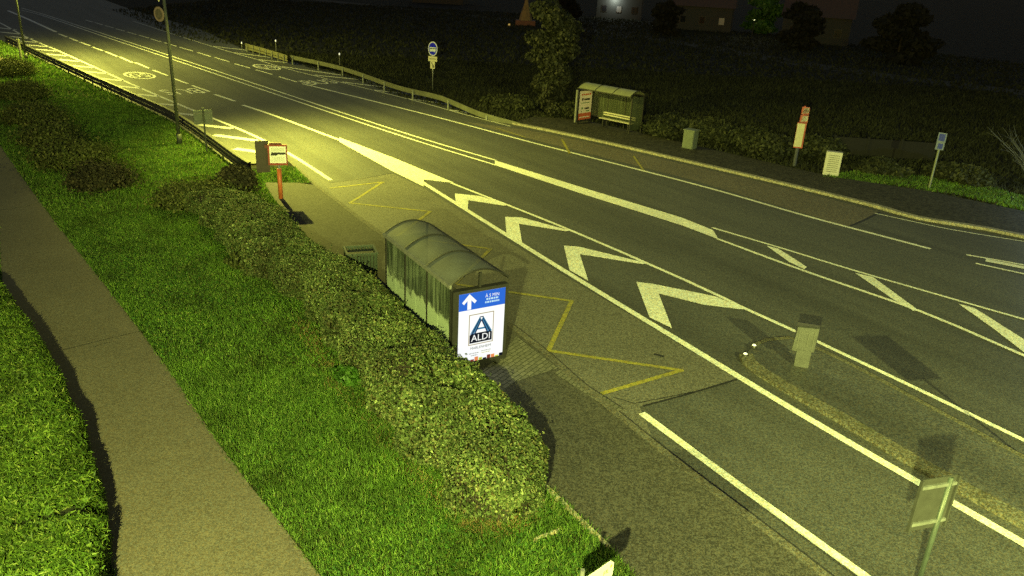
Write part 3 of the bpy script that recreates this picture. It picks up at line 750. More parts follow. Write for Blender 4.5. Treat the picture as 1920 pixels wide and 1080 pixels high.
# bus stop totems (orange post with timetable case)
def stop_totem(base, label, near):
    t = thing("bus_stop_totem", label, "bus stop post", base, group="bus stop totems with red framed timetables")
    if near:
        fx = Vector((.97, .22, 0)).normalized(); fn = Vector((.22, -.97, 0)).normalized()
        MB().tube((0, 0, 0), (0, 0, 1.18), .085, n=14).build("post", ORANGE, t, smooth=True)
        MB().tube((0, 0, 1.18), (0, 0, 1.32), .045, n=10).build("collar", GALV, t)
        c = Vector((-.02, 0, 1.72))
        cs = MB().box(c, (.70, .14, .78), fx, fn).build("timetable_case", RED, t)
        m = MB()
        def q(x0, x1, y0, y1, mm, l): m.slab([(x0, y0), (x1, y0), (x1, y1), (x0, y1)], c + fn * (.07 + l), fx, (0, 0, 1), .002, mm)
        q(-.29, .31, -.31, .33, 0, .004); q(-.23, .30, .02, .10, 1, .008); q(-.25, -.02, -.02, .03, 1, .008)
        for i in range(4): q(-.24, .26, .15 + .035 * i, .163 + .035 * i, 2, .008)
        for i in range(6): q(-.24, .24, -.26 + .035 * i, -.25 + .035 * i, 2, .008)
        m.build("timetable", [WHITEP, BLACK, mat("grey print", (.4, .42, .3), .5)], cs)
        dx = Vector((-.45, -.89, 0)).normalized(); dn = Vector((-.89, .45, 0)).normalized()
        MB().box(Vector((-.62, .05, 1.60)), (.50, .05, 1.22), (.94, .34, 0), (-.34, .94, 0)).build("side_panel", mat_noisy("dark panel", (.03, .02, .018), .3), t)
        MB().box(Vector((-.39, .02, 2.02)), (.22, .10, .14), fx, fn).box(Vector((-.10, .02, 2.14)), (.44, .10, .07), fx, fn).build("top_bracket", mat("dark red bracket", (.12, .02, .015), .5), t)
    else:
        fx = Vector((.98, -.2, 0)).normalized(); fn = Vector((-.2, -.98, 0)).normalized()
        MB().tube((0, 0, 0), (0, 0, .95), .09, n=12).build("post", mat_noisy("dark post", (.035, .04, .06), .2), t)
        cs = MB().box((0, 0, 1.58), (.44, .12, 1.28), fx, fn).build("timetable_case", RED, t)
        MB().slab([(-.20, -.58), (.17, -.58), (.17, .60), (-.20, .60)], Vector((-.02, 0, 1.58)) + fn * .064, fx, (0, 0, 1), .003).build("timetable", mat_noisy("weathered timetable", (.38, .36, .26), .15), cs)
        for z, w in ((2.42, .38), (2.82, .36)):
            f = MB().box(Vector((.05, 0, z)), (w, .10, .36), fx, fn).build("flag_panel", RED, t)
            MB().slab([(-.15, -.16), (.15, -.10), (.15, .16), (-.10, .13)], Vector((.07, 0, z)) + fn * .054, fx, (0, 0, 1), .003).build("flag_face", mat_noisy("weathered flag", (.42, .40, .36), .15), f)
        MB().tube((0, 0, 2.2), (0, 0, 3.05), .04, n=8).build("mast", RED, t)
    return t
stop_totem((-9.15, 29.52, .1), "near bus stop totem with orange post and red framed timetable", True)
stop_totem(tuple(at(1489, 311, .1)), "slim far bus stop totem with white panels in red frames", False)

# slatted bin behind the hedge
t = thing("litter_container", "pale green open topped ribbed container between hedge and near shelter", "bin", (-4.5, 21.75, .105), math.radians(20))
sk = mat_noisy("green slats", (.032, .05, .036), .35, .5, 0, 3); w, d, h = .85, .7, .86
m = MB()
for i in range(9):
    x = -w / 2 + w * (i + .5) / 9
    for y in (-d / 2, d / 2): m.box((x, y, h / 2 + .03), (w / 9 - .03, .03, h - .06))
for i in range(6):
    y = -d / 2 + d * (i + .5) / 6
    for x in (-w / 2, w / 2): m.box((x, y, h / 2 + .03), (.03, d / 6 - .03, h - .06))
m.build("slats", sk, t)
gf = mat_noisy("green frame", (.045, .065, .05), .2)
for z, nm in ((.06, "bottom_frame"), (h + .015, "top_frame")):
    m = MB()
    for y in (-d / 2, d / 2): m.box((0, y, z), (w + .08, .06, .05))
    for x in (-w / 2, w / 2): m.box((x, 0, z + .002), (.06, d - .04, .05))
    m.build(nm, gf, t)
MB().box((0, 0, h / 2), (w - .08, d - .08, h - .12)).build("liner", mat("dark liner", (.02, .025, .02), .6), t)

# island bollard sign (back), white studs
b0 = at(1497, 686, .07)
t = thing("island_bollard", "grey self righting keep-right bollard on the traffic island seen from behind", "bollard", b0)
fx = Vector((.96, -.28, 0)).normalized(); fn = Vector((-.28, -.96, 0)).normalized()
MB().box((.06, 0, .23), (.34, .13, .46), fx, fn).build("base_body", PLASTIC, t)
pl = MB().slab([(-.26, -.34), (-.0, -.34), (-.0, -.30), (.25, -.30), (.27, .34), (-.22, .30)], Vector((.03, 0, .74)) + fn * .045, fx, (0, 0, 1), .09).build("sign_panel", PLASTIC, t)
m = MB(); c = Vector((.03, 0, .74)) + fn * .047
for a, b, sx, sy in ((-.04, .18, .16, .025), (-.06, .0, .1, .02), (.06, .02, .02, .36), (-.16, .0, .02, .5), (.19, 0, .02, .54)): MB().box(c + fx * a + Vector((0, 0, b)), (sx, .02, sy), fx, fn).build("rib", mat_noisy("plastic rib", (.10, .105, .095), .1), pl)
MB().box((.05, .0, .76), (.53, .03, .74), fx, fn).build("front_shell", mat("dark shell", (.02, .02, .03), .5), t).location = -fn * .075
for u_, v_ in ((1397, 664.5), (1413.5, 648.5)):
    o = MB().tube((0, 0, 0), (0, 0, .05), .085, .06, 14).tube((0, 0, .05), (0, 0, .075), .055, .03, 14, 1).build("road_stud", [BLACK, REFL]); o.location = at(u_, v_ + 2, .085)
    tag(o, "white reflective stud at the tip of the traffic island, " + ("nearer the bus bay line" if v_ > 655 else "nearer the grey bollard"), "road stud", "reflective studs on the island tip")

# lower right sign from behind
zt = 2.55
TR, TL = at(1803, 895, zt), at(1737, 906, zt); fx = (TR - TL); fx.z = 0; pwid = fx.length; fx.normalize(); fn = Vector((fx.y, -fx.x, 0))
pc = at(1784, 893, zt); b0 = Vector((pc.x, pc.y, .1))
t = thing("road_sign", "lower right road sign seen from behind on a pale green post", "road sign", b0)
MB().tube((0, 0, 0), (0, 0, zt - .12), .038, n=14).build("post", POSTGREEN, t, smooth=True)
bt = .88; mid = (TR + TL) / 2 - Vector((b0.x, b0.y, 0)); mid.z = zt - .1 - bt / 2
pl = MB().box(mid - fn * .07, (pwid + .05, .02, bt), fx, fn).build("sign_plate", SIGNBACK, t)
for s in (-1, 1): MB().box(mid - fn * .05 + fx * s * (pwid / 2 + .015), (.03, .045, bt), fx, fn).build("folded_edge", SIGNBACK, pl)
for z in (bt * .36, -bt * .36):
    MB().box(mid - fn * .045 + Vector((0, 0, z)), (pwid * .98, .03, .05), fx, fn).build("bracket", GALV, t)
# lower left edge: narrow white directional plate
A, B = Vector((.87, 7.72, 1.66)), Vector((1.56, 8.40, 1.66)); fx = (B - A).normalized(); fn = Vector((fx.y, -fx.x, 0))
b0 = Vector((*((A * .6 + B * .4) + fn * -.06)[:2], .09))
t = thing("direction_sign", "narrow white direction plate with rounded corners at the bottom edge", "road sign", b0)
MB().tube((0, 0, 0), (0, 0, 1.7), .03, n=12).build("post", GALV, t)
W_, H_ = (B - A).length, .27; r = .06
out_ = []
for cx, cy, a0 in ((W_ / 2 - r, H_ / 2 - r, 0), (-W_ / 2 + r, H_ / 2 - r, 90), (-W_ / 2 + r, -H_ / 2 + r, 180), (W_ / 2 - r, -H_ / 2 + r, 270)):
    for k in range(6): a = math.radians(a0 + 18 * k); out_.append((cx + r * math.cos(a), cy + r * math.sin(a)))
C = (A + B) / 2 - b0 + Vector((0, 0, -H_ / 2))
pl = MB().slab(out_, C, fx, (0, 0, 1), .03).build("sign_plate", WHITEP, t)
m = MB(); text(m, "FR", C + fx * (W_ * .33) + Vector((0, 0, .02)) + fn * .004, fx, Vector((0, 0, 1)), .10, 0)
m.slab([(x + W_ * .44, y + .07) for x, y in disc(.022, 12)], C + fn * .004, fx, (0, 0, 1), .003, 1); m.build("lettering", [BLACK, mat("amber dot", (.5, .42, .1), .5)], pl)
# a sign just beyond the right edge of the picture: its shadow falls on the road
t = thing("road_sign", "road sign on the island beyond the right edge casting its shadow on the lane", "road sign", (11.0, 12.95, .07))
MB().tube((0, 0, 0), (0, 0, 2.95), .035, n=10).build("post", GALV, t)
MB().box((0, .06, 2.48), (.75, .02, .82), (.98, .2, 0), (-.2, .98, 0)).build("sign_plate", SIGNBACK, t)

# far side cabinets and P-like sign
t = thing("utility_cabinet", "small green grey utility cabinet right of the far shelter", "cabinet", (9.35, 43.5, .05), math.radians(-38))
MB().box((0, 0, .52), (.62, .55, 1.0)).build("body", CABG, t)
MB().box((0, -.285, .52), (.54, .02, .86)).build("door", CABG, t); MB().box((0, 0, 1.045), (.7, .62, .05)).build("lid", CABG, t)
t = thing("white_cabinet", "white louvred cabinet in front of the black panel", "cabinet", (15.55, 38.95, .06), math.radians(-18))
MB().box((0, 0, .58), (.74, .34, 1.16)).build("body", CABW, t)
dr = MB().box((0, -.18, .60), (.66, .02, 1.02)).build("door", CABW, t)
m = MB()
for i in range(9): m.box((0, -.195, .20 + .1 * i), (.50, .014, .03), (1, 0, 0), (0, 1, .3))
m.build("louvres", mat("louvre grey", (.16, .165, .14), .6), dr)
t = thing("black_panel", "long low black panel behind the white cabinet", "fence", (*at(1560, 290)[:2], .0), 0)  # plain black upright panel filling the long dark band
a, b = at(1558, 292), at(1745, 305); dd = (b - a); Ln = dd.length; dd.normalize()
bk_m = mat_noisy("flat black", (.004, .004, .004), .3, .9)
MB().box(dd * Ln / 2 + Vector((0, 0, .55)), (Ln, .05, .95), dd, Vector((-dd.y, dd.x, 0))).build("panel", bk_m, t)
for i in range(4): MB().box(dd * (Ln * i / 3) + Vector((0, 0, .55)), (.1, .12, 1.12), dd, Vector((-dd.y, dd.x, 0))).build("post", bk_m, t)
b0 = at(1742, 352, .05); t = thing("blue_sign", "small blue and white rectangular sign on a post at the far verge", "road sign", b0)
fx = Vector((.80, -.60, 0)); fn = Vector((-.60, -.80, 0))
MB().tube((0, 0, 0), (0, 0, 2.55), .05, n=10).build("post", mat_noisy("grey green post", (.13, .15, .11), .2), t)
pl = MB().box(Vector((.02, 0, 2.25)) + fn * .07, (.36, .03, .80), fx, fn).build("sign_plate", mat_noisy("sign pale", (.10, .13, .24), .1), t)
m = MB(); c = Vector((.02, 0, 2.25)) + fn * .09
m.slab([(-.13, .02), (.13, .02), (.13, .35), (-.13, .35)], c, fx, (0, 0, 1), .004); m.slab([(-.09, -.35), (.12, -.35), (.12, -.10), (-.09, -.10)], c, fx, (0, 0, 1), .004)
m.build("blue_fields", mat("faded navy", (.008, .022, .28), .5), pl)

# ------------------------------------------------------------------ vegetation
def mesh_np(name, V, F, m, parent=None):
    me = bpy.data.meshes.new(name); nv, nf, k = len(V), len(F), F.shape[1]
    me.vertices.add(nv); me.vertices.foreach_set('co', V.astype(np.float32).ravel())
    me.loops.add(nf * k); me.loops.foreach_set('vertex_index', F.astype(np.int32).ravel())
    me.polygons.add(nf); me.polygons.foreach_set('loop_start', np.arange(0, nf * k, k, dtype=np.int32)); me.polygons.foreach_set('loop_total', np.full(nf, k, np.int32))
    me.materials.append(m); me.update(calc_edges=True)
    o = bpy.data.objects.new(name, me); COL.objects.link(o)
    if parent is not None: o.parent = parent
    return o

def leaf_quads(P, Nrm, size, jitter=.8, aspect=1.7):
    """a diamond shaped leaf at every point, facing roughly along the normal"""
    n = len(P); d = Nrm + rng.normal(0, jitter, (n, 3)); d /= np.linalg.norm(d, axis=1)[:, None]
    r = rng.normal(0, 1, (n, 3)); a = np.cross(d, r); a /= np.linalg.norm(a, axis=1)[:, None]; b = np.cross(d, a)
    s = (size * rng.uniform(.6, 1.3, n))[:, None]; a = a * s * aspect / 2; b = b * s / 2
    V = np.stack([P - a, P - b + a * .1, P + a, P + b + a * .1], 1).reshape(-1, 3)
    return V, np.arange(4 * n).reshape(n, 4)

def smooth_noise(P, scale, seed):
    r = np.random.default_rng(seed); v = np.zeros(len(P))
    for o in range(4):
        for _ in range(3):
            k = r.normal(0, 1, P.shape[1]) * scale * 2 ** o; v += np.sin(P @ k + r.uniform(0, 6.3)) / 2 ** o
    return v / 4

def hedge(name, label, cat, axis, widths, height, dens, size, m, core_m, top_round=.55, rough=.16, ends=(1, 1), group=None, aspect=1.7, jitter=.8, leaf_name="foliage", base=.09, holes=-9, shoots=0):
    """a hedge following an axis (xy list): rounded cross section with leaves on and just under the skin"""
    A = np.array(axis, float); seg = np.linalg.norm(np.diff(A, axis=0), axis=1); L = np.concatenate([[0], np.cumsum(seg)]); T = L[-1]
    W = np.array(widths, float); Hh = np.array(height, float) if np.ndim(height) else np.full(len(A), height)
    area = T * (W.mean() + 1.5 * Hh.mean()); n = int(area * dens)
    s = rng.uniform(0, T, n)
    ga = np.linspace(0, math.pi, 400); gx = np.sign(np.cos(ga)) * np.abs(np.cos(ga)) ** top_round * W.mean() / 2; gz = np.sin(ga) ** top_round * Hh.mean()
    gl_ = np.concatenate([[0], np.cumsum(np.hypot(np.diff(gx), np.diff(gz)))]); ang = np.interp(rng.uniform(0, gl_[-1], n), gl_, ga)
    def frame(s):
        x = np.interp(s, L, A[:, 0]); y = np.interp(s, L, A[:, 1]); w = np.interp(s, L, W) / 2; h = np.interp(s, L, Hh)
        e = 1e-2; dx = np.interp(s + e, L, A[:, 0]) - np.interp(s - e, L, A[:, 0]); dy = np.interp(s + e, L, A[:, 1]) - np.interp(s - e, L, A[:, 1])
        l = np.hypot(dx, dy); return x, y, w, h, dx / l, dy / l
    def place(s, ang, depth):
        x, y, w, h, dx, dy = frame(s)
        cap = np.ones_like(s)
        for e, d in ((ends[0], s), (ends[1], T - s)):
            if e: q = np.clip(d / 1.0, 0, 1); cap = np.minimum(cap, np.sqrt(1 - (1 - q) ** 2) * .9 + .1)
        ca, sa = np.cos(ang), np.sin(ang); p = top_round
        cx = np.sign(ca) * np.abs(ca) ** p; cz = sa ** p
        px = cx * w * cap * depth; pz = cz * h * (cap * .45 + .55) * depth
        P = np.stack([x - dy * px, y + dx * px, base + pz], 1)
        Nn = np.stack([-dy * ca, dx * ca, sa * 1.0 + .05], 1)
        return P, Nn
    depth = 1 - np.abs(rng.normal(0, .07, n)); P, Nn = place(s, ang, depth)
    P += Nn * (smooth_noise(P, 1.1, 3) * rough + smooth_noise(P, 4.5, 5) * rough * .35)[:, None]; P[:, 2] = np.maximum(P[:, 2], base)
    keep = smooth_noise(P, 2.6, 8) + rng.normal(0, .22, n) > holes; P, Nn = P[keep], Nn[keep]
    sz = size * (1 + .35 * smooth_noise(P, 1.3, 12))
    if shoots:
        k = rng.integers(0, len(P), shoots); k = k[Nn[k, 2] > .15]; D = Nn[k] + np.array([0, 0, .8]) + rng.normal(0, .35, (len(k), 3)); D /= np.linalg.norm(D, axis=1)[:, None]
        ex = [P[k] + D * t * (rng.uniform(.1, .26, len(k)))[:, None] for t in (.3, .5, .7, .85, 1.0)]
        P = np.concatenate([P] + ex); Nn = np.concatenate([Nn] + [Nn[k]] * 5); sz = np.concatenate([sz] + [np.full(len(k), size * .9)] * 5)
    V, F = leaf_quads(P, Nn, sz, jitter, aspect)
    o = thing(name, label, cat, group=group)
    mesh_np(leaf_name, V, F, m, o)
    # solid dark core, added to block light behind the leaves
    ns, na = max(12, int(T * 3)), 14; S_, A_ = np.meshgrid(np.linspace(.02, T - .02, ns), np.linspace(0, math.pi, na), indexing='ij')
    Pc, Nc = place(S_.ravel(), A_.ravel(), np.full(ns * na, .86)); Pc += Nc * (smooth_noise(Pc, 1.1, 3) * rough)[:, None]; Pc[:, 2] = np.maximum(Pc[:, 2], base - .05)
    Fc = [(i * na + j, (i + 1) * na + j, (i + 1) * na + j + 1, i * na + j + 1) for i in range(ns - 1) for j in range(na - 1)]
    mesh_np("dark_core", Pc, np.array(Fc), core_m, o)
    return o

BOXLEAF = leafy("hedge leaves", [(0, (.018, .030, .010)), (.35, (.070, .110, .038)), (.7, (.165, .215, .095)), (.88, (.12, .095, .05)), (1, (.34, .40, .21))], .65, .25, tints=[(.3, (.55, .5, .5)), (.5, (.9, .95, .8)), (.7, (1.3, 1.3, 1.1))])
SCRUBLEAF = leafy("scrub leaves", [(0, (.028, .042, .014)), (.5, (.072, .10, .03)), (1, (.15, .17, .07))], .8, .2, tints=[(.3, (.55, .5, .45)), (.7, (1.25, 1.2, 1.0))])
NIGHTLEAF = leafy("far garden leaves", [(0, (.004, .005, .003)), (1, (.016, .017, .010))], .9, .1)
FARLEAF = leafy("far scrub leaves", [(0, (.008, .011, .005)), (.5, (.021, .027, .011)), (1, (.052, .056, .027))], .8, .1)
DARKLEAF = leafy("dark shrub leaves", [(0, (.014, .015, .009)), (.6, (.035, .036, .018)), (1, (.075, .065, .035))], .85, .1)
GREENLEAF = leafy("long hedge leaves", [(0, (.025, .055, .008)), (.5, (.08, .155, .018)), (.9, (.15, .23, .035)), (1, (.25, .3, .08))], .6, .35)
IVYLEAF = leafy("ivy leaves", [(0, (.004, .006, .003)), (.6, (.014, .018, .008)), (1, (.045, .045, .026))], .7, .1)
NETTLE = leafy("nettle leaves", [(0, (.03, .09, .01)), (1, (.09, .20, .03))], .5, .3)
TWIG = mat_noisy("twigs", (.022, .018, .012), .4, .9, 0, 8)
CORE_G = mat_noisy("dark hedge core", (.010, .014, .005), .4, .95, 0, 6)

axis = [(.25, 10.95), (-.35, 12.6), (-1.5, 14.0), (-2.85, 16.4), (-4.05, 18.6), (-5.45, 20.5), (-7.0, 22.2), (-8.6, 24.8), (-10.2, 27.0), (-11.8, 28.6)]
hedge("box_hedge", "long clipped hedge running behind the near bus shelter along the verge", "hedge", axis, [1.75, 2.0, 2.1, 2.0, 1.85, 1.8, 2.1, 2.3, 2.2, 1.8], [.88, 1.06, 1.18, 1.12, 1.02, .98, .95, .95, .8, .5], 2900, .040, BOXLEAF, TWIG, rough=.25, ends=(1, 1), top_round=.42, holes=-.70, shoots=900)
axis = [(-6.4, 6.3), (-7.75, 9.2), (-9.45, 11.5), (-11.5, 13.9), (-13.95, 16.6), (-15.4, 18.5)]
hedge("leafy_hedge", "low bright hedge of long leaves on the left side of the cycle path", "hedge", axis, [3.4, 3.6, 3.8, 4.0, 4.0, 3.6], .72, 2600, .026, GREENLEAF, CORE_G, rough=.05, ends=(0, 1), aspect=5.5, jitter=.65, top_round=.22)

def shrub(name, label, c, r, h, n, size, m, core=None, squash=.75, seed=0, group=None, lean=(0, 0), lobes=6, cat="shrub", base=.08, fuzz=.16):
    """a bush of several leafy lobes on short stems"""
    rr = np.random.default_rng(seed + 100); o = thing(name, label, cat, (c[0], c[1], base), group=group)
    Vs, Fs, k = [], [], 0; st = MB()
    for i in range(lobes):
        a = rr.uniform(0, 6.28); d = r * .55 * math.sqrt(rr.uniform(0, 1)) if i else 0
        lr = r * rr.uniform(.45, .7); lh = h * rr.uniform(.7, 1.0) * (1 - .35 * d / r)
        ctr = np.array([math.cos(a) * d + lean[0] * lh, math.sin(a) * d + lean[1] * lh, lh * .52])
        nn = int(n / lobes); q = rr.normal(0, 1, (nn, 3)); q /= np.linalg.norm(q, axis=1)[:, None]
        rad = (1 + (rr.normal(0, fuzz, nn) if fuzz > .2 else -np.abs(rr.normal(0, fuzz, nn)))) * (1 + .22 * smooth_noise(q, 2.2, seed + i))
        P = ctr + q * rad[:, None] * np.array([lr, lr, lh * .52]); P[:, 2] = np.maximum(P[:, 2], .0)
        V, F = leaf_quads(P, q, size, .9); Vs.append(V); Fs.append(F + k); k += len(V)
        for j in range(3):
            st.tube((rr.normal(0, .06), rr.normal(0, .06), 0), tuple(ctr + rr.normal(0, .3, 3) * np.array([lr, lr, lh * .4])), .025, .008, 5)
    mesh_np("foliage", np.concatenate(Vs), np.concatenate(Fs), m, o)
    st.build("stems", TWIG, o)
    return o
shrub("round_shrub", "dark rounded shrub at the far end of the hedge beside the bus stop totem", (-10.75, 29.3), 1.15, 1.35, 9000, .075, DARKLEAF, seed=1, lobes=7)
scr = [(22, 128, 1.5, 1.2, "bush at the very top of the left scrub row beside the pale marker post"), (42, 172, 1.5, 1.15, "second bush from the top of the left scrub row"), (62, 218, 1.5, 1.1, "dark tangled bush at the left edge, third from the top of the scrub row"),
       (98, 262, 1.5, 1.1, "olive bush in the middle of the left scrub row"), (142, 298, 1.45, 1.1, "sprawling bush just above the dark end of the left scrub row"), (190, 340, 1.15, .95, "dark low bush ending the left scrub row above the lawn"),
       (345, 372, .95, .85, "thin scrub bush on the path side where the long hedge begins"), (400, 372, 1.0, .95, "olive bush touching the hedge just before the dark round shrub")]
for i, (u_, v_, r, h, lb) in enumerate(scr):
    p = at(u_, v_ + 12, .1); shrub("scrub_bush", lb, (p.x, p.y), r, h, int(6500 * r), .07, DARKLEAF if i in (5,) else SCRUBLEAF, seed=10 + i, group="scrub bushes on the left verge", lobes=14, fuzz=.34)
p = at(868, 925, .1); shrub("nettle_clump", "bright green nettle clump at the near foot of the hedge", (p.x, p.y), .42, .55, 1500, .075, NETTLE, seed=31, lobes=4, cat="plant")
p = at(655, 720, .1); shrub("nettle_clump", "green weed clump along the hedge's path side left of the advert", (p.x, p.y), .4, .45, 1200, .07, NETTLE, seed=32, lobes=4, cat="plant")
p = at(470, 490, .1); shrub("bare_bush", "brownish twiggy bush on the path side of the hedge middle", (p.x + .25, p.y), .9, .8, 3000, .07, SCRUBLEAF, seed=33, lobes=5)

# ivy covered tree by the far shelter
def tree(name, label, base, h, w, n, size, m, seed, trunk=.25, column=False):
    rr = np.random.default_rng(seed); o = thing(name, label, "tree", base)
    tr = MB(); tr.tube((0, 0, 0), (.1, 0, h * .55), trunk, trunk * .55, 10); tr.tube((.1, 0, h * .55), (.2, .1, h * .92), trunk * .55, .05, 8)
    Vs, Fs, k = [], [], 0; nl = 30 if column else 16
    for i in range(nl):
        z = h * (.04 + .92 * (i + .5) / nl); prof = (.55 + .45 * min(1, z / h * 1.5)) if column else .55 + .45 * math.sin(math.pi * min(1, (z / h) * .95 + .1)); a = rr.uniform(0, 6.28); d = w * .5 * prof * rr.uniform(.2, .75)
        c = np.array([math.cos(a) * d, math.sin(a) * d, z]); lr = w * .5 * prof * rr.uniform(.45, .8); lh = h / nl * rr.uniform(1.2, 2.0) * (1.7 if column else 1)
        tr.tube((.05, 0, z * .75), tuple(c), .06, .02, 5)
        nn = n // nl; q = rr.normal(0, 1, (nn, 3)); q /= np.linalg.norm(q, axis=1)[:, None]
        P = c + q * ((1 - np.abs(rr.normal(0, .22, nn))) * (1 + .25 * smooth_noise(q, 2.5, seed + i)))[:, None] * np.array([lr, lr, lh])
        V, F = leaf_quads(P, q, size, .9); Vs.append(V); Fs.append(F + k); k += len(V)
    tr.build("trunk", TWIG, o); mesh_np("crown", np.concatenate(Vs), np.concatenate(Fs), m, o); return o
b0 = at(1035, 218, 0); tree("ivy_tree", "tall narrow ivy covered tree left of the far shelter", (b0.x, b0.y, -.05), 6.9, 3.1, 21000, .15, IVYLEAF, 41, column=True)
p = at(1100, 213, 0)
# far side bushes behind the pavement
fb = [(1068, 225, 1.5, 1.5, "pale bush between the ivy tree and the far shelter"), (1255, 262, 1.8, 1.6, "low olive bush just right of the far shelter"), (1335, 270, 2.0, 1.5, "broad olive bush behind the green grey cabinet"), (1400, 285, 1.9, 1.4, "olive bush midway between the green grey cabinet and the far totem"),
      (1455, 300, 1.8, 1.5, "bush just left of the slim far totem"), (1525, 305, 1.6, 1.4, "bush between the slim far totem and the white cabinet"), (1645, 330, 1.5, .8, "low dark bush in front of the black panel"), (1800, 345, 2.0, .9, "dim bush right of the small blue sign"), (960, 205, 2.2, .9, "low growth beside the sunken end of the far guardrail")]
for i, (u_, v_, r, h, lb) in enumerate(fb):
    p = at(u_, v_, 0); q = Vector((p.x, p.y, 0)); q += q.normalized() * 1.2
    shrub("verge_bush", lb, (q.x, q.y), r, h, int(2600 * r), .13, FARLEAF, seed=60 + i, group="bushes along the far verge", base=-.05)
# bare twigs at the right edge
p = at(1930, 352, 0); t = thing("bare_shrub", "bare twiggy shrub reaching in at the right edge", "shrub", (p.x + .3, p.y, -.05)); m = MB()
for i in range(16):
    a = rnd.uniform(1.9, 3.9); l = rnd.uniform(1.6, 3.6); e = Vector((math.cos(a) * l * .85, math.sin(a) * l * .5, l * .8)); md = e * .5 + Vector((0, 0, .3)); m.tube((0, 0, 0), md, .018, .012, 5).tube(md, e, .012, .005, 5)
    for _ in range(3):
        s = md.lerp(e, rnd.random()); m.tube(s, s + Vector((rnd.uniform(-.6, .2), rnd.uniform(-.4, .4), rnd.uniform(.1, .6))), .007, .003, 4)
m.build("twigs", mat_noisy("pale twigs", (.07, .075, .06), .2), t)
t = thing("added_edge_lamp", "added cool white lamp, unseen beyond the right edge, for the glow on the far verge", "lamp", (25.2, 33.2, 0))  # unseen lamp added to give the cool glow at the right edge
MB().tube((0, 0, 0), (0, 0, .8), .07, n=12).build("post", GREY, t); MB().tube((0, 0, .8), (0, 0, 1.0), .08, n=12).build("lamp_head", mat("cool lens", (.9, .9, .9), .3, emit=(.75, .9, 1), es=12), t); MB().tube((0, 0, 1.0), (0, 0, 1.04), .1, n=12).build("cap", GREY, t)
ld = bpy.data.lights.new("edge_lamp_bulb", 'POINT'); ld.energy = 520; ld.color = (.62, .85, 1.0); ld.shadow_soft_size = .1; lo = bpy.data.objects.new("edge_lamp_bulb", ld); COL.objects.link(lo); lo.location = (25.2, 33.05, 1.25)

# grass: blades on the verge, density by distance
def inside(P, poly):
    x, y = P[:, 0], P[:, 1]; r = np.zeros(len(P), bool); n = len(poly)
    for i in range(n):
        x0, y0 = poly[i]; x1, y1 = poly[(i + 1) % n]
        c = ((y0 > y) != (y1 > y)); xx = (x1 - x0) * (y - y0) / (y1 - y0 + 1e-12) + x0; r ^= c & (x < xx)
    return r
vpoly = [(p.x, p.y) for p in verge]; ppoly = [(p.x, p.y) for p in PL] + [(p.x, p.y) for p in PR[::-1]]
def grass(x0, x1, y0, y1, dens, hmin, hmax, w, z=.085, poly=None, excl=None):
    n = int((x1 - x0) * (y1 - y0) * dens); P = np.stack([rng.uniform(x0, x1, n), rng.uniform(y0, y1, n)], 1)
    k = inside(P, poly)
    if excl is not None: k &= ~inside(P + rng.normal(0, .03, P.shape), excl)
    # seen cone only, a little wider
    k &= (np.abs(P[:, 0]) < P[:, 1] * .74 + 2.5)
    P = P[k]; dry = smooth_noise(P, .5, 77); P = P[(smooth_noise(P, 1.4, 9) + rng.normal(0, .5, len(P))) > -.95]; n = len(P)
    hh = rng.uniform(hmin, hmax, n) * (1 + .35 * smooth_noise(P, .9, 21)); a = rng.uniform(0, 6.283, n); ln = hh * rng.uniform(.15, .95, n); b = rng.uniform(0, 6.283, n)
    B = np.column_stack([P, np.full(n, z)]); s = np.column_stack([np.cos(a), np.sin(a), np.zeros(n)]) * (w * rng.uniform(.6, 1.4, n) / 2)[:, None]
    Tp = B + np.column_stack([np.cos(b) * ln, np.sin(b) * ln, hh])
    V = np.stack([B - s, B + s, Tp], 1).reshape(-1, 3); return V
Vg = [grass(-9, 5, 6.5, 16, 2600, .05, .14, .020, poly=vpoly, excl=ppoly), grass(-19, 0, 16, 27, 1100, .05, .11, .03, poly=vpoly, excl=ppoly), grass(-34, -6, 27, 48, 420, .06, .13, .05, poly=vpoly, excl=ppoly), grass(-62, -16, 48, 78, 90, .08, .18, .10, poly=vpoly, excl=ppoly)]
Vg = np.concatenate(Vg); Fg = np.arange(len(Vg)).reshape(-1, 3)
GRASS = leafy("grass blades", [(0, (.026, .060, .012)), (.45, (.082, .180, .028)), (.9, (.15, .28, .05)), (1, (.27, .34, .11))], .65, .35, noise_scale=.8, tints=[(.3, (.6, .55, .5)), (.5, (1, .95, .9)), (.72, (1.3, 1.25, 1.0))])
stuff(mesh_np("grass", Vg, Fg, GRASS))
# clover and broad leaved weeds in the mown grass
n = 90000; P = np.stack([rng.uniform(-16, 2, n), rng.uniform(8, 30, n)], 1)
k = inside(P, vpoly) & ~inside(P, ppoly) & (smooth_noise(P, .55, 50) + .35 * smooth_noise(P, 2.0, 51) + rng.normal(0, .18, n) > .12); P = P[k]; n = len(P)
V, F = leaf_quads(np.column_stack([P, .10 + rng.uniform(0, .07, n)]), np.tile([0, 0, 1.0], (n, 1)), .05, .45, 1.2)
stuff(mesh_np("clover", V, F, leafy("clover leaves", [(0, (.012, .045, .006)), (.6, (.035, .11, .012)), (1, (.08, .17, .03))], .7, .3)))
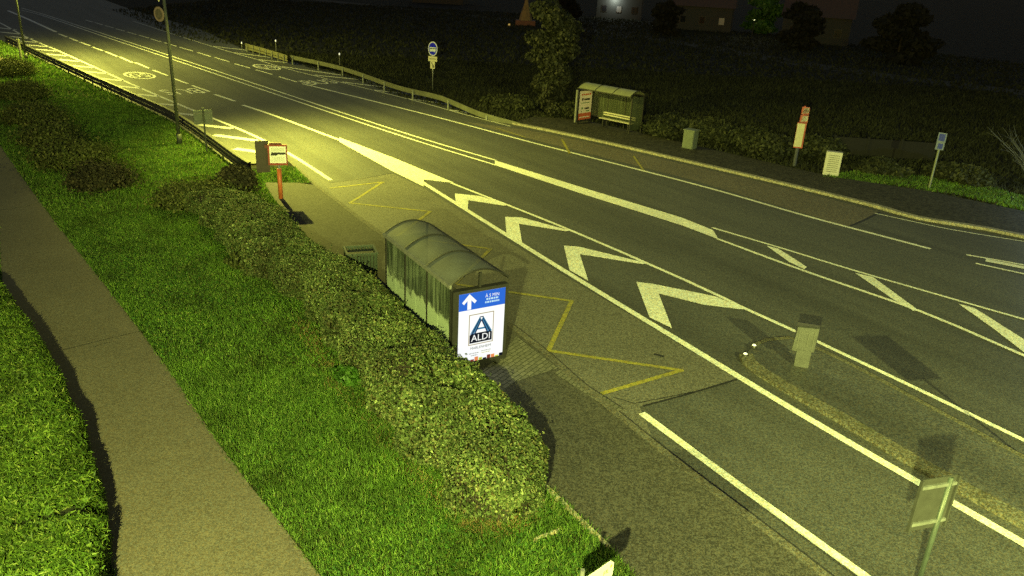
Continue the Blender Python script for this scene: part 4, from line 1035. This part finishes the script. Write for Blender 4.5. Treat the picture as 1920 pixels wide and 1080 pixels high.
# dry stalks round the hedge foot
n = 2600; s = rng.uniform(0, 1, n); foot = [(880, 1000), (1010, 955), (1000, 985)]
pa = np.array([at(*q, .1)[:2] for q in [(1015, 940), (960, 985), (880, 990), (770, 880), (640, 730), (560, 600)]]); ii = rng.integers(0, 5, n)
P = pa[ii] * (1 - s)[:, None] + pa[ii + 1] * s[:, None] + rng.normal(0, .13, (n, 2)); a = rng.uniform(0, 6.28, n); b = rng.uniform(0, 6.28, n); hh = rng.uniform(.03, .16, n); ln = rng.uniform(.02, .25, n)
B = np.column_stack([P, np.full(n, .09)]); sd = np.column_stack([np.cos(a), np.sin(a), np.zeros(n)]) * .008; Tp = B + np.column_stack([np.cos(b) * ln, np.sin(b) * ln, hh])
stuff(mesh_np("dry_stalks", np.stack([B - sd, B + sd, Tp], 1).reshape(-1, 3), np.arange(3 * n).reshape(-1, 3), leafy("dry stalks", [(0, (.10, .06, .025)), (1, (.30, .21, .10))], .7, .1)))
# far verge grass and rough field growth
fverge = [(p.x, p.y) for p in fp_out] + [(60, 20), (60, 75), (20, 85), (-30, 120), (-27, 79)] + [(p.x, p.y) for p in fg[::2]]
Vf = np.concatenate([grass(-30, 45, 25, 80, 45, .10, .30, .12, z=-.06, poly=fverge), grass(-60, 80, 70, 170, 4, .15, .4, .25, z=-.06, poly=[(-60, 120), (-35, 85), (60, 60), (90, 90), (20, 170), (-60, 170)])])
stuff(mesh_np("rough_grass", Vf, np.arange(len(Vf)).reshape(-1, 3), leafy("rough grass blades", [(0, (.008, .010, .006)), (1, (.030, .034, .016))], .8, .2, noise_scale=.3)))
fs = [(p.x, p.y) for p in ats([(1540, 335), (1700, 352), (1800, 365), (1925, 398), (1960, 410), (1960, 380), (1840, 350), (1740, 335), (1600, 322)])]
Vs_ = grass(12, 32, 28, 44, 700, .06, .22, .05, z=-.03, poly=fs)
stuff(mesh_np("verge_grass_strip", Vs_, np.arange(len(Vs_)).reshape(-1, 3), GRASS))

# ------------------------------------------------------------------ dim village beyond the field
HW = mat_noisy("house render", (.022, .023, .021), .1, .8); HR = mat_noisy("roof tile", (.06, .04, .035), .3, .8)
def house(c, rz, w, d, h, label, lamp=None, lit=()):
    t = thing("house", label, "house", (c[0], c[1], -.06), rz, group="houses beyond the field")
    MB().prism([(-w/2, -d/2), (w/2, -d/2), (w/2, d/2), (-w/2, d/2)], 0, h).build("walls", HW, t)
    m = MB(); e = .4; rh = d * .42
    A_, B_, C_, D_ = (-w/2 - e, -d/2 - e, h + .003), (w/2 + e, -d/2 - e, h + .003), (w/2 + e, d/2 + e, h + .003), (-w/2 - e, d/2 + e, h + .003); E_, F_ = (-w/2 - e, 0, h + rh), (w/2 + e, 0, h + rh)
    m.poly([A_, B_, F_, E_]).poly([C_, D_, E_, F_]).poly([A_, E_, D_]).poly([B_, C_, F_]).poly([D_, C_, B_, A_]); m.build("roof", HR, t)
    for i in range(3):
        x = -w/2 + w * (i + .5) / 3
        f = MB().box((x, -d/2 - .03, h * .45), (1.1, .08, 1.3)).build("window", DARK, t)
        MB().box((x, -d/2 - .08, h * .45), (.9, .02, 1.1)).build("pane", mat("lit pane", (.1, .1, .1), .2, emit=(.9, .95, .8), es=.012) if i in lit else mat("dark pane", (.01, .012, .015), .1), f)
    if lamp:
        o = MB().box((lamp[0], -d/2 - .12, h - .35), (.25, .2, .2)).build("wall_lamp", mat("wall lamp", (.8, .8, .7), .3, emit=(1, .95, .8), es=1), t)
        ld = bpy.data.lights.new("wall_lamp_bulb", 'POINT'); ld.energy = lamp[1]; ld.color = lamp[2]; ld.shadow_soft_size = .15
        lo = bpy.data.objects.new("wall_lamp_bulb", ld); COL.objects.link(lo); lo.location = Matrix.Translation((c[0], c[1], 0)) @ Matrix.Rotation(rz, 4, 'Z') @ Vector((lamp[0], -d/2 - 1.2, h - .5))
    return t
p = at(1165, 36); house((p.x, p.y + 4), math.radians(-10), 9, 7, 4.2, "dim pale house with a lit wall beyond the field", lamp=(-1.0, 650, (.9, 1, .85)), lit=(1,))
p = at(1330, 60); house((p.x, p.y + 6), math.radians(-16), 10, 7, 4.0, "dark house to the right of the lit pale one", lit=(2,))
p = at(1560, 88); house((p.x, p.y + 8), math.radians(-22), 10, 7, 4.0, "dark house farthest right beyond the field", lit=())
p = at(820, 8); house((p.x, p.y + 8), math.radians(-6), 12, 8, 5.0, "dark house farthest left beyond the field", lit=(0,))
for i, (u_, v_, h, w, lb) in enumerate(((1425, 62, 7, 7, "yellow green lit tree standing between the dark houses"), (1060, 42, 6, 4, "dim tree between the monument and the lit pale house"), (1250, 66, 5, 5, "dark low tree in front of the houses"), (1500, 92, 6, 6, "dark tree right of the lit yellow green one"), (1680, 115, 7, 8, "dark tree at the right end of the village edge"))):
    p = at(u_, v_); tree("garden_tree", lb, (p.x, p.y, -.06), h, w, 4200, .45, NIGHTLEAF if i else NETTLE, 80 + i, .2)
p = at(1400, 70); ld = bpy.data.lights.new("garden_lamp_bulb", 'POINT'); ld.energy = 170; ld.color = (1, 1, .45); ld.shadow_soft_size = .2; lo = bpy.data.objects.new("garden_lamp_bulb", ld); COL.objects.link(lo); lo.location = (p.x, p.y - 3, 3.2)
t = thing("garden_lamp", "slim garden lamp shining on the yellow green tree", "lamp", (p.x, p.y - 3, -.06)); MB().tube((0, 0, 0), (0, 0, 2.9), .06, n=8).build("pole", DARK, t); MB().tube((0, 0, 2.9), (0, 0, 3.0), .2, .1, 10).build("lamp_head", DARK, t)
# orange lit wayside monument
p = at(985, 47); t = thing("wayside_monument", "small orange lit pointed monument at the far field edge", "monument", (p.x, p.y, -.05))
st = mat_noisy("ochre stone", (.20, .14, .055), .3, .8, 0, 1); MB().box((0, 0, .4), (3.2, 3.2, .8)).build("plinth", mat_noisy("reddish base", (.12, .05, .035), .3, .8), t)
MB().tube((0, 0, .8), (0, 0, 2.4), 1.1, .7, 8).tube((0, 0, 2.4), (0, 0, 4.4), .62, .12, 8).build("shaft", st, t)
MB().box((-2.6, -2.6, .15), (.3, .3, .3)).build("floodlight", mat("flood lens", (.8, .6, .3), .3, emit=(1, .6, .15), es=.2), t)
ld = bpy.data.lights.new("flood_bulb", 'POINT'); ld.energy = 6; ld.color = (1, .66, .22); ld.shadow_soft_size = .1; lo = bpy.data.objects.new("flood_bulb", ld); COL.objects.link(lo); lo.location = (p.x - 2.4, p.y - 2.6, .9)
